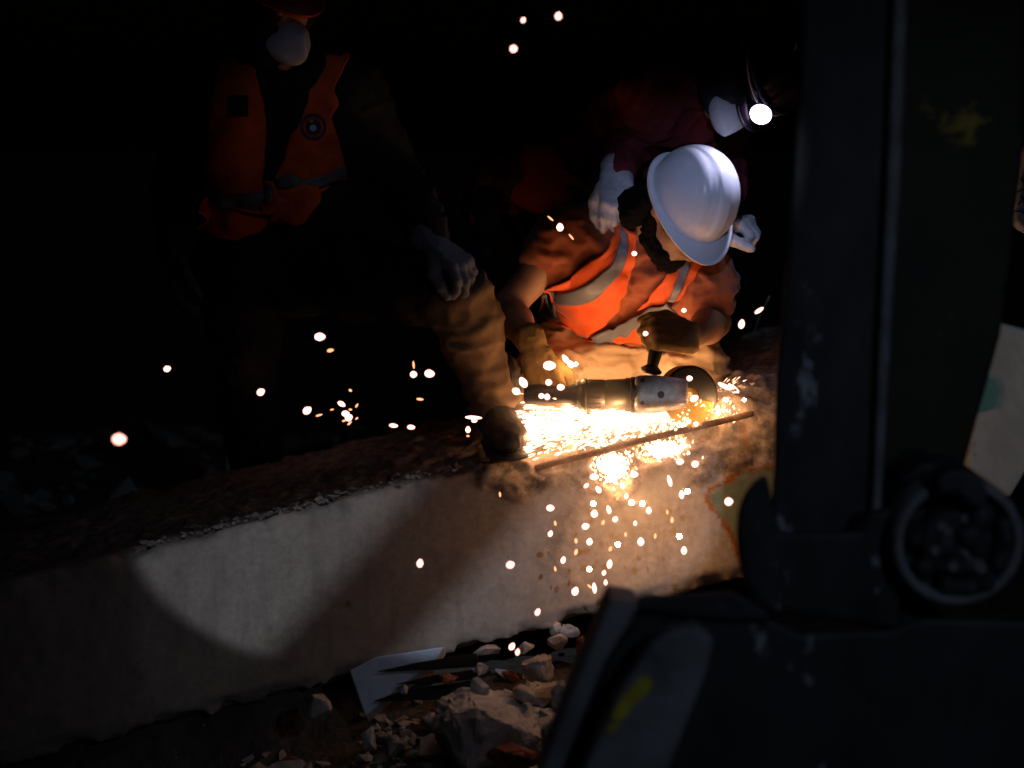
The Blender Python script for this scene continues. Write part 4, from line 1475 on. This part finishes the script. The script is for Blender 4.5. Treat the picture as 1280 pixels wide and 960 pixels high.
pn = lathe('pin', c1 + np.array([0, 0.05, 0]), c1 + np.array([0.0, -0.2, 0.0]), [(0.0, 0.058), (0.05, 0.058), (0.058, 0.053), (0.06, 0.03)], M['steel'], EX, n=40)
for k in range(6):
    g = 2 * math.pi * (k + 0.3) / 6
    q = c1 + np.array([math.cos(g) * 0.040, -0.008, math.sin(g) * 0.040])
    lathe('bolt', q, q + np.array([0, -1, 0]), [(0.0, 0.009), (0.008, 0.009), (0.010, 0.007)], M['steel_paint'], pn, n=6)
box_between('pin_keeper', c1 + np.array([-0.03, -0.006, 0.03]), c1 + np.array([0.045, -0.006, -0.05]), 0.018, 0.012, M['steel_paint'], pn, bevel=0.003)
g_ = np.random.default_rng(9)
V, F = blob([ell(c1 + np.array([0.075 * math.cos(a), -0.004, 0.075 * math.sin(a)]) + g_.normal(0, 0.008, 3), np.eye(3), g_.uniform(0.010, 0.022, 3)) for a in g_.uniform(0, 6.28, 16)]
            + [ell(c1 + np.array([0.012, -0.012, 0.01]) + g_.normal(0, 0.022, 3) * np.array([1, 0.2, 1]), np.eye(3), g_.uniform(0.010, 0.026, 3)) for a in range(5)], 0.005, 0.012)
mesh_np('grease', V, F, M['steel'], EX)
prism('grease_cover', [(1170, 600), (1185, 588), (1212, 588), (1232, 604), (1238, 628), (1226, 640), (1196, 618), (1176, 622)], YE - 0.16, 0.05, M['steel'], EX, bevel=0.008)
# rounded lug that carries the arm
prism('bracket', [(958, 590), (938, 604), (924, 626), (919, 656), (921, 694), (930, 730), (944, 752), (962, 764), (1128, 790), (1126, 632), (1085, 640), (1076, 664), (975, 664)],
      YE - 0.06, 0.12, M['steel'], EX, bevel=0.012, seg=3, shrink=0.72, drop=-0.03)
# bucket: top edge, outer side plate, inner wear plate, dark body
prism('bucket_side', [(762, 750), (800, 757), (756, 830), (698, 975), (672, 975), (706, 884)], YE - 0.30, 0.10, M['steel_paint'], EX, bevel=0.006, slope=(0, -0.0002))
prism('bucket_lip', [(766, 748), (842, 742), (918, 738), (960, 764), (966, 778), (850, 772), (806, 764)], YE - 0.26, 0.05, M['steel'], EX, bevel=0.008, seg=3, drop=-0.02)
prism('wear_plate', [(812, 806), (836, 790), (872, 784), (893, 800), (884, 840), (832, 975), (724, 975), (770, 872)], YE - 0.34, 0.05, M['steel_paint'], EX, bevel=0.008)
prism('bucket_body', [(800, 758), (850, 768), (966, 774), (1000, 792), (1120, 786), (1150, 772), (1300, 776), (1300, 1000), (690, 1000), (752, 834)], YE - 0.24, 0.34, M['steel'], EX, bevel=0.01, drop=-0.13)
prism('paint_mark', [(800, 848), (812, 846), (816, 858), (806, 872), (790, 884), (782, 900), (772, 904), (764, 900), (768, 884), (784, 866)], YE - 0.345, 0.006, M['yellow_mark'], EX, bevel=0.0015)
prism('paint_mark', [(766, 903), (776, 907), (764, 920), (757, 914)], YE - 0.345, 0.006, M['yellow_mark'], EX, bevel=0.0015)
prism('bucket_bracket', [(1120, 640), (1126, 600), (1150, 580), (1178, 576), (1150, 640), (1140, 700), (1160, 752), (1200, 790), (1120, 790)], YE - 0.02, 0.26, M['steel'], EX, bevel=0.010)

# pale slab standing behind the machine and a bit of wall further back
sb = prism('concrete_slab', [(1238, 402), (1300, 418), (1300, 560), (1262, 624), (1208, 584), (1222, 500)], -0.95, 0.10, M['slab'], bevel=0.008, seg=2, slope=(-0.0018, 0))
d0 = -0.95


def slab_y(px):
    return d0 - 0.0018 * (px - 1238)


tp_ = [(1230, 470), (1243, 474), (1250, 490), (1244, 510), (1222, 516)]
bm = bmesh.new()
ff = [bm.verts.new(tuple(P(x, y, slab_y(x) - 0.0065))) for x, y in tp_]
f0 = bm.faces.new(ff)
ex = bmesh.ops.extrude_face_region(bm, geom=[f0])
for v in [g for g in ex['geom'] if isinstance(g, bmesh.types.BMVert)]:
    v.co += Vector((0, 0.004, 0))
tag(rebase(sb), 'pale grey concrete slab with a teal paint spot leaning behind the excavator arm', 'concrete slab')
teal = bm_obj('teal_paint_spot', bm, M['teal'])
teal.parent = sb
teal.location = -sb.location
fr_o = prism('wall_fragment', [(1281, 190), (1330, 150), (1330, 310), (1282, 290), (1268, 274), (1272, 240), (1275, 215)], -0.2, 0.08, M['bluetile'], bevel=0.006)
wf = rebase(fr_o)
tag(wf, 'bluish cracked fragment of plaster wall behind the excavator plate', 'wall fragment')
for a, b in (((1270, 240), (1292, 236)), ((1272, 256), (1285, 244)), ((1276, 244), (1282, 268)), ((1268, 264), (1282, 268)), ((1276, 222), (1283, 242))):
    t_ = tube('crack', [P(*a, -0.2), P(*lerp(a, b, 0.5) + np.array([1, -2]), -0.2), P(*b, -0.2)], 0.0022, M['darkline'], None, n=5)
    t_.parent = wf
    t_.location = -wf.location

# ------------------------------------------------------------------ sparks
def drop_mesh(name, sub, m):
    bm = bmesh.new()
    bmesh.ops.create_icosphere(bm, subdivisions=sub, radius=1.0)
    for v in bm.verts:
        x = v.co.x
        s = 1 - 0.25 * max(0, x)
        v.co.y *= s
        v.co.z *= s
    me = bpy.data.meshes.new(name)
    bm.to_mesh(me)
    bm.free()
    me.materials.append(m)
    me.polygons.foreach_set('use_smooth', [True] * len(me.polygons))
    return me


SP_HOT = drop_mesh('spark_hot', 2, M['spark'])
SP_DIM = drop_mesh('spark_dim', 2, M['spark_dim'])


def spark(px, py, Y, r, ln=1.0, ang=90.0, hot=True, label=None, group=None):
    """r: half width in photo pixels, ln: length over width, ang: direction in the picture plane (0 right, 90 up)"""
    sc = np.linalg.norm(P(px + 1, py, Y) - P(px, py, Y)) * r
    o = bpy.data.objects.new('spark', SP_HOT if hot else SP_DIM)
    COL.objects.link(o)
    o.location = Vector(P(px, py, Y))
    o.rotation_euler = (0, -R(ang), 0)
    o.scale = (sc * ln, sc, sc)
    tag(o, label, 'spark', group)
    return o


G1 = 'sparks falling past the beam'
FALL = 'tiny white hot spark falling past the front of the beam under the grinder'
for (x, y, r, ln, a) in [(688, 635, 4.2, 1.2, 0), (743, 642, 4.6, 1.1, 80), (761, 637, 3.0, 1.9, 105), (769, 649, 3.6, 1.1, 60), (754, 653, 2.2, 1.5, 70), (732, 658, 4.2, 1.2, 20),
                         (811, 638, 3.6, 1.3, 95), (794, 654, 2.4, 1.4, 90), (837, 601, 2.8, 2.8, 105), (852, 618, 3.4, 1.7, 92), (840, 650, 2.2, 1.8, 88), (819, 670, 1.6, 2.2, 85),
                         (801, 677, 4.4, 1.25, 90), (855, 688, 3.8, 1.4, 90), (688, 667, 3.0, 1.4, 70), (694, 654, 1.5, 2.2, 100), (720, 676, 2.0, 1.7, 95), (720, 690, 2.2, 1.9, 75), (737, 677, 4.0, 1.2, 80),
                         (704, 700, 3.2, 1.5, 75), (694, 711, 1.4, 2.4, 100), (762, 705, 3.5, 1.7, 80), (763, 686, 2.2, 1.5, 70), (755, 716, 2.6, 1.4, 75), (757, 728, 2.4, 1.6, 90), (743, 735, 2.8, 2.6, 96),
                         (719, 739, 4.4, 1.3, 70), (737, 733, 1.4, 2.6, 140), (743, 596, 4.2, 1.4, 0), (778, 607, 3.2, 1.4, 110), (793, 593, 4.2, 1.2, 0), (850, 577, 4.2, 1.2, 0), (869, 580, 4.4, 1.1, 30),
                         (748, 612, 3.4, 1.5, 120), (783, 620, 2.8, 1.4, 80), (733, 607, 2.4, 1.6, 45), (625, 618, 1.3, 2.6, 95), (772, 622, 2.0, 1.8, 85), (782, 668, 1.6, 1.8, 95), (834, 640, 1.4, 2.2, 95)]:
    spark(x, y, RNG.uniform(-0.62, -0.48), r, ln, a, r > 2.3, FALL, G1)
G2 = 'sparks around the gloves and the grinder'
for (x, y, r, ln, a, lab) in [
        (654, 478, 5.0, 1.5, 120, 'bright spark beside the wrist strap of the glove on the rear handle'), (686, 478, 4.2, 1.05, 0, 'round spark on the back of the tan glove, above a pair of sparks'),
        (701, 484, 4.2, 1.2, 0, 'round spark where the tan glove meets the dark grinder'), (677, 495, 3.6, 1.1, 0, 'spark on the tan glove, the fainter one of a close pair'),
        (684, 496, 3.8, 1.1, 90, 'spark on the tan glove, the brighter one of a close pair'), (645, 489, 4.6, 1.2, 150, 'spark at the hem of the lit trouser leg by the glove'),
        (687, 457, 6.0, 1.4, 0, 'wide glowing spark on the khaki lap above the glove'), (707, 449, 3.6, 1.9, 125, 'upper bright spark in front of the khaki lap'), (713, 455, 4.2, 1.4, 125, 'lower bright spark in front of the khaki lap'),
        (862, 473, 3.6, 1.1, 0, 'small orange spark in front of the black disc guard'), (807, 417, 3.2, 1.1, 0, 'orange spark beside the knuckles of the glove on the side handle'),
        (855, 388, 3.0, 1.1, 0, 'orange spark in front of the sleeve above the side handle glove'), (793, 317, 3.2, 1.1, 0, 'small orange spark in front of the rust shirt below the collar'),
        (700, 284, 4.6, 1.15, 90, 'star bright spark in front of the kneeling worker\'s shoulder'), (688, 273, 1.2, 4.0, 140, 'thin faint spark streak above the star bright one'), (714, 296, 1.2, 4.0, 130, 'thin faint spark streak below the star bright one'),
        (906, 483, 3.0, 3.4, -28, 'left streak of three pink sparks flying off the cutting disc'), (917, 485, 2.8, 3.2, -35, 'middle streak of three pink sparks flying off the cutting disc'), (920, 491, 2.6, 2.6, -32, 'right streak of three pink sparks flying off the cutting disc'),
        (868, 498, 4.4, 1.3, 30, 'bright spark on the lower rim of the cutting disc'), (884, 494, 4.2, 1.2, 80, 'bright spark at the outer rim of the cutting disc'), (853, 531, 3.6, 1.2, 0, 'spark resting by the rebar below the disc'),
        (861, 527, 3.0, 1.2, 40, 'smaller spark by the rebar below the disc'), (889, 512, 5.0, 2.0, 25, 'wide spark on the concrete right of the cutting disc')]:
    spark(x, y, -0.32 if 640 < x < 880 else -0.16, r, ln, a, r > 2.5, lab, G2)
G3 = 'sparks drifting in the dark'
for (x, y, r, ln, a, Y, lab) in [
        (654, 25, 3.2, 1.2, 60, -0.9, 'small orange spark at the very top, left of a larger spark'), (698, 20, 4.6, 1.15, 80, -1.0, 'pale oval spark highest up in the dark sky'), (642, 61, 5.0, 1.0, 0, -1.0, 'round pale spark under the two highest sparks'),
        (400, 421, 5.6, 1.35, 0, 0.35, 'pink oval spark in the dark below the standing worker\'s arm'), (413, 438, 2.4, 2.0, 12, 0.35, 'short orange streak just under the pink oval spark'),
        (209, 461, 4.2, 1.2, 20, 0.35, 'small orange spark farthest out to the left of the standing worker\'s legs'), (326, 490, 4.8, 1.2, 30, 0.35, 'orange spark between the small outer spark and the cluster'),
        (384, 513, 5.0, 1.3, 35, 0.35, 'pink slanted spark close to the cluster of sparks'), (399, 519, 1.3, 3.8, 15, -0.5, 'thin streak between the slanted spark and the cluster'),
        (149, 549, 7.2, 1.25, 0, -1.5, 'large pale round spark hanging low in the dark, the biggest one'), (517, 468, 4.6, 1.05, 0, -0.6, 'pink spark with a small trail above it'), (517, 456, 1.4, 4.0, 95, -0.5, 'thin upright trail of light on top of a pink spark'),
        (537, 467, 5.4, 1.3, -8, -0.6, 'pink oval spark right of the one with a trail'), (525, 499, 1.8, 2.8, -6, -0.4, 'short flat streak below the pair of pink sparks'), (492, 532, 2.8, 2.2, -6, -0.6, 'flat orange streak at left of a matching pair'),
        (514, 534, 3.2, 1.7, -4, -0.6, 'flat orange spark at right of a matching pair'), (592, 522, 2.6, 4.6, -3, -0.36, 'long white streak beside the boot on the beam'), (593, 526, 2.6, 1.6, 0, -0.36, 'small glow under the long white streak beside the boot'),
        (585, 537, 3.6, 1.3, 90, -0.4, 'pink spark below the long white streak beside the boot'), (585, 545, 1.4, 1.5, 0, -0.4, 'tiny orange spark lowest beside the boot'),
        (427, 505, 3.4, 1.7, -30, -0.5, 'uppermost large spark of the cluster'), (432, 517, 4.2, 1.3, 0, -0.5, 'middle spark of the cluster'), (436, 522, 5.0, 1.1, 30, -0.5, 'brightest spark of the cluster'),
        (438, 488, 1.8, 1.3, -40, -0.5, 'little spark floating just over the cluster'), (446, 507, 1.3, 2.6, 55, -0.5, 'thin streak at the upper right of the cluster'), (446, 523, 1.3, 1.8, 40, -0.5, 'tiny spark at the lower right of the cluster'),
        (437, 529, 1.3, 3.0, 40, -0.5, 'thin streak under the cluster'), (430, 526, 1.2, 2.4, 15, -0.5, 'thin streak at the lower left of the cluster'), (438, 512, 1.5, 1.5, 0, -0.5, 'tiny spark inside the cluster'),
        (415, 512, 1.1, 2.4, 15, -0.5, 'faint short streak left of the cluster'),
        (949, 388, 2.8, 2.6, 35, 0.2, 'orange slanted streak in the dark next to the steel column'), (927, 405, 4.4, 1.5, 80, 0.2, 'pink spark in the dark beside the kneeling worker\'s elbow'),
        (525, 704, 4.2, 1.4, 80, -0.9, 'orange spark alone in the shadow band on the beam'), (638, 706, 5.0, 1.15, 20, -0.9, 'pale spark alone on the lit face of the beam'), (672, 765, 3.4, 1.5, 65, -0.9, 'spark close to the lower edge of the beam'),
        (640, 808, 3.8, 1.4, 60, -0.9, 'upper spark of two below the beam'), (647, 815, 2.8, 1.7, 80, -0.9, 'lower spark of two below the beam'), (729, 822, 2.6, 2.0, 85, -0.9, 'spark against the edge of the steel bucket'),
        (911, 627, 5.6, 1.05, 0, -0.8, 'round violet spark in front of the green patch')]:
    spark(x, y, Y, r * 0.92, ln, a, r > 2.5, lab, G3)


def shower():
    """the dense jet between disc and glove, and the glow inside the two broken pockets under the bar"""
    g = np.random.default_rng(77)
    bm = bmesh.new()

    def add(c, d, ln, r):
        fr = frame(d, (0.1, -0.3, 1))
        ring = []
        A = bm.verts.new(tuple(c - d * ln))
        B = bm.verts.new(tuple(c + d * ln))
        k = 5
        for i in range(k):
            t = 2 * math.pi * i / k
            ring.append(bm.verts.new(tuple(c + d * ln * 0.25 + r * (fr[:, 1] * math.cos(t) + fr[:, 2] * math.sin(t)))))
        for i in range(k):
            bm.faces.new((A, ring[(i + 1) % k], ring[i]))
            bm.faces.new((B, ring[i], ring[(i + 1) % k]))
    src = P(862, 512, -0.18)
    for i in range(1150):
        t = g.random() ** 0.8
        px = 862 - 214 * t
        mid = 517 + 16 * t
        half = 6 + 30 * t ** 0.7
        py = mid + half * np.clip(g.normal(0, 0.55), -1.15, 1.3)
        Y = g.uniform(-0.27, 0.04)
        c = P(px, py, Y)
        d = nrm(c - src + np.array([0, 0, g.normal(0, 0.02)]))
        ln = g.uniform(0.002, 0.014) * (0.5 + t)
        add(c, d, ln, g.uniform(0.0011, 0.0030) * (1.0 if g.random() > 0.16 else 2.0))
    for i in range(900):
        px = 655 + 205 * g.random() ** 0.85
        yr = 574 - (px - 690) * 0.214 - 3
        py = 506 + (yr - 506) * g.beta(1.6, 1.5)
        Y = np.interp(py, [506, yr], [-0.16, -0.285]) + g.normal(0, 0.012)
        c = P(px, py, Y)
        add(c, nrm(c - src + np.array([0, 0, g.normal(0, 0.03)])), g.uniform(0.003, 0.013), g.uniform(0.0012, 0.0040))
    for cx, cy, rx, ry, n in ((766, 582, 13, 12, 120), (832, 561, 20, 7, 90)):
        for i in range(n):
            c = face_pt(cx + rx * g.normal(0, 0.6), cy + ry * g.normal(0, 0.6), g.uniform(-0.02, 0.015))
            add(c, nrm((g.normal(0, 0.5), g.normal(0, 0.3), -1)), g.uniform(0.004, 0.009), g.uniform(0.003, 0.0058))
    for cx, cy, rx, ry, n in ((766, 582, 22, 19, 330), (832, 561, 30, 12, 260), (898, 514, 26, 10, 70)):
        for i in range(n):
            x, y = cx + rx * g.normal(0, 0.55), cy + ry * g.normal(0, 0.55)
            c = face_pt(x, y, g.uniform(-0.03, 0.025))
            add(c, nrm((g.normal(0, 0.5), g.normal(0, 0.3), -1)), g.uniform(0.002, 0.007), g.uniform(0.0014, 0.0036))
    for i in range(46):
        a = g.uniform(-0.2, 1.1)
        rr_ = g.uniform(8, 60)
        c = P(884 + rr_ * math.cos(a), 500 - rr_ * 0.7 * math.sin(a), -0.1)
        add(c, nrm((math.cos(a), 0.0, 0.7 * math.sin(a))), g.uniform(0.003, 0.012), 0.0008)
    tag(bm_obj('spark_shower', bm, M['spark_hot']), 'dense white shower of sparks pouring from the cutting disc over the concrete', 'sparks', kind='stuff')


shower()

def bloom():  # volume added to spread a lens-like bloom around the sparks
    V, F = blob([ell(P(770, 535, -0.20), np.eye(3), (0.36, 0.20, 0.15)), ell(P(775, 600, -0.36), np.eye(3), (0.16, 0.10, 0.14))], 0.03, 0.06)
    m = bpy.data.materials.new('bloom_volume')
    n, l = nodes_of(m)
    n.remove(n['Principled BSDF'])
    pv = n.new('ShaderNodeVolumePrincipled')
    pv.inputs['Color'].default_value = (0.9, 0.86, 0.82, 1)
    pv.inputs['Anisotropy'].default_value = 0.2
    tc = n.new('ShaderNodeTexCoord')
    nz = n.new('ShaderNodeTexNoise')
    nz.inputs['Scale'].default_value = 9
    nz.inputs['Detail'].default_value = 3
    l.new(tc.outputs['Object'], nz.inputs['Vector'])
    mr = n.new('ShaderNodeMapRange')
    mr.inputs['From Min'].default_value = 0.35
    mr.inputs['From Max'].default_value = 0.7
    mr.inputs['To Min'].default_value = 0.15
    mr.inputs['To Max'].default_value = 1.3
    l.new(nz.outputs['Fac'], mr.inputs['Value'])
    l.new(mr.outputs['Result'], pv.inputs['Density'])
    l.new(pv.outputs[0], n['Material Output'].inputs['Volume'])
    tag(mesh_np('bloom', V, F, m), 'thin smoke volume added around the sparks under the grinder', 'bloom', kind='stuff')


bloom()

# ------------------------------------------------------------------ light
LIGHTS = []


def lamp(kind, name, loc, energy, color, size=0.02, aim=None, angle=None, blend=0.2):
    d = bpy.data.lights.new(name, kind)
    d.energy = energy
    d.color = color
    o = bpy.data.objects.new(name, d)
    o.location = Vector([float(v) for v in loc])
    COL.objects.link(o)
    if kind == 'SUN':
        d.angle = size
    else:
        d.shadow_soft_size = size
    if aim is not None:
        v = Vector(np.array(aim) - np.array(loc)) if kind != 'SUN' else Vector(aim)
        o.rotation_euler = v.to_track_quat('-Z', 'Y').to_euler()
    if kind == 'SPOT':
        d.spot_size = angle
        d.spot_blend = blend
    o.visible_camera = True
    LIGHTS.append(o)
    return o


WARM = (1.0, 0.50, 0.20)
GAIN = 1.7
for px_, py_, e_ in ((850, 519, 0.3), (800, 522, 0.5), (750, 530, 0.5), (700, 540, 0.45), (664, 546, 0.30)):
    lamp('POINT', 'spark_light', top_pt(px_, py_ - 6, 0.035), e_ * GAIN, WARM, 0.005)
for u_, e_ in ((0.02, 0.10), (0.07, 0.22), (0.12, 0.30), (0.17, 0.34), (0.22, 0.34), (0.28, 0.34), (0.34, 0.30), (0.40, 0.28), (0.46, 0.20), (0.52, 0.14)):
    lamp('POINT', 'spark_light', O + BU * u_ + BW * 0.012 + BV * 0.030, e_ * GAIN, WARM, 0.004)
lamp('POINT', 'spark_light', P(765, 515, -0.30), 0.34 * GAIN, WARM, 0.006)
for px_, py_, e_ in ((760, 580, 0.30), (774, 590, 0.30), (768, 602, 0.16), (812, 562, 0.24), (842, 555, 0.26), (898, 517, 0.12)):
    lamp('POINT', 'spark_light', face_pt(px_, py_, 0.006), e_ * GAIN, WARM, 0.004)
lamp('POINT', 'spark_light', face_pt(785, 645, 0.16), 0.20 * GAIN, WARM, 0.006)
for px_, py_, e_ in ((740, 640, 0.10), (800, 640, 0.15), (855, 625, 0.13), (770, 690, 0.10), (735, 720, 0.05), (845, 680, 0.10)):
    lamp('POINT', 'spark_light', face_pt(px_, py_, 0.10), e_ * GAIN, WARM, 0.006)
for pt_, e_ in ((P(870, 530, -0.30), 0.10), (P(908, 500, -0.24), 0.22), (P(930, 500, -0.30), 0.14), (P(720, 455, -0.22), 0.24), (P(688, 458, -0.30), 0.10)):
    lamp('POINT', 'spark_light', pt_, e_ * GAIN, WARM, 0.004)
# headlamp of the helper
lamp('SPOT', 'headlamp_light', LP + ld * 0.04, 2.6, (0.66, 0.66, 1.0), 0.02, aim=P(860, 300, -0.30), angle=R(120), blend=1.0)
# unseen torch above and behind the photographer, partly shaded by an added unseen boom
TL = np.array([0.35, -4.3, 2.75])
aim = face_pt(545, 625)
lamp('SPOT', 'unseen_spot', TL, 200, (0.74, 0.84, 1.0), 0.012, aim=aim, angle=R(10.2), blend=0.15)
LIGHTS[-1].scale = (1.75, 1.0, 1.0)
lamp('SPOT', 'unseen_spot', TL, 9, (0.70, 0.82, 1.0), 0.012, aim=face_pt(500, 735), angle=R(15), blend=0.15)


def on_ray(pt, t):
    return TL * (1 - t) + np.array(pt) * t


a_, b_ = on_ray(face_pt(668, 540), 0.20), on_ray(face_pt(395, 842), 0.20)
tube('band_blocker', [lerp(a_, b_, -0.35), a_, lerp(a_, b_, 0.5), b_, lerp(a_, b_, 1.4)], 0.0245, M['rubber'], EX, n=14, res=24)  # bar added out of view to throw the dark band
q = [on_ray(face_pt(150, 690), 0.2), on_ray(face_pt(370, 628), 0.2), on_ray(face_pt(620, 566), 0.2), on_ray(P(1000, 480, 0), 0.2)]
w = nrm(TL - face_pt(450, 640))
bm = bmesh.new()
upv = nrm(np.cross(w, q[0] - q[2]))
if upv[2] < 0:
    upv = -upv
base = [bm.verts.new(tuple(p)) for p in q] + [bm.verts.new(tuple(q[3] + upv * 0.42)), bm.verts.new(tuple(q[0] + upv * 0.42))]
f0 = bm.faces.new(base)
ex = bmesh.ops.extrude_face_region(bm, geom=[f0])
for v in [g for g in ex['geom'] if isinstance(g, bmesh.types.BMVert)]:
    v.co += Vector(w * 0.06)
bm_obj('torch_blocker', bm, M['yellow_plate'], EX)  # unseen plate added to keep the torch off everything above the beam
# second unseen torch beside the photographer, aimed at the machine
lamp('SPOT', 'unseen_spot', (1.12, -4.3, 1.75), 24, (0.62, 0.76, 1.0), 0.02, aim=P(1090, 640, -1.7), angle=R(44), blend=1.0)
lamp('SPOT', 'unseen_spot', (1.12, -4.3, 1.75), 105, (0.78, 0.92, 1.0), 0.02, aim=P(1262, 505, -0.95), angle=R(7.5), blend=0.6)
# unseen frontal lamp, a narrow beam on the helmet
lamp('SPOT', 'unseen_spot', (-0.15, -4.45, 1.9), 185, (0.47, 0.59, 1.0), 0.02, aim=P(868, 246, -0.15), angle=R(7.6), blend=0.9)
lamp('SPOT', 'unseen_spot', (-0.15, -4.45, 1.9), 21, (0.66, 0.74, 1.0), 0.02, aim=P(392, 150, 0.0), angle=R(7.4), blend=1.0)  # fill spot added to brighten the standing worker
# faint night light
lamp('SUN', 'moon', (0, 0, 6), 0.02, (0.55, 0.72, 1.0), R(3), aim=(-0.55, 0.35, -0.75))

world = bpy.data.worlds.new('World')
scene.world = world
world.use_nodes = True
wn, wl = world.node_tree.nodes, world.node_tree.links
sky = wn.new('ShaderNodeTexSky')
sky.sky_type = 'NISHITA'
sky.sun_disc = False
sky.sun_elevation = R(2)
sky.sun_rotation = R(150)
wl.new(sky.outputs['Color'], wn['Background'].inputs['Color'])
wn['Background'].inputs['Strength'].default_value = 0.00012

scene.view_settings.view_transform = 'Standard'
scene.view_settings.look = 'None'
scene.view_settings.exposure = 0
scene.view_settings.gamma = 1
scene.view_settings.use_curve_mapping = False
scene.render.engine = 'CYCLES'
scene.cycles.use_denoising = True
try:
    scene.cycles.denoiser = 'OPENIMAGEDENOISE'
except Exception:
    pass
scene.cycles.max_bounces = 5
scene.cycles.diffuse_bounces = 3
scene.cycles.glossy_bounces = 3
scene.cycles.sample_clamp_indirect = 1.5
scene.cycles.caustics_reflective = False
scene.cycles.caustics_refractive = False
scene.cycles.use_adaptive_sampling = False
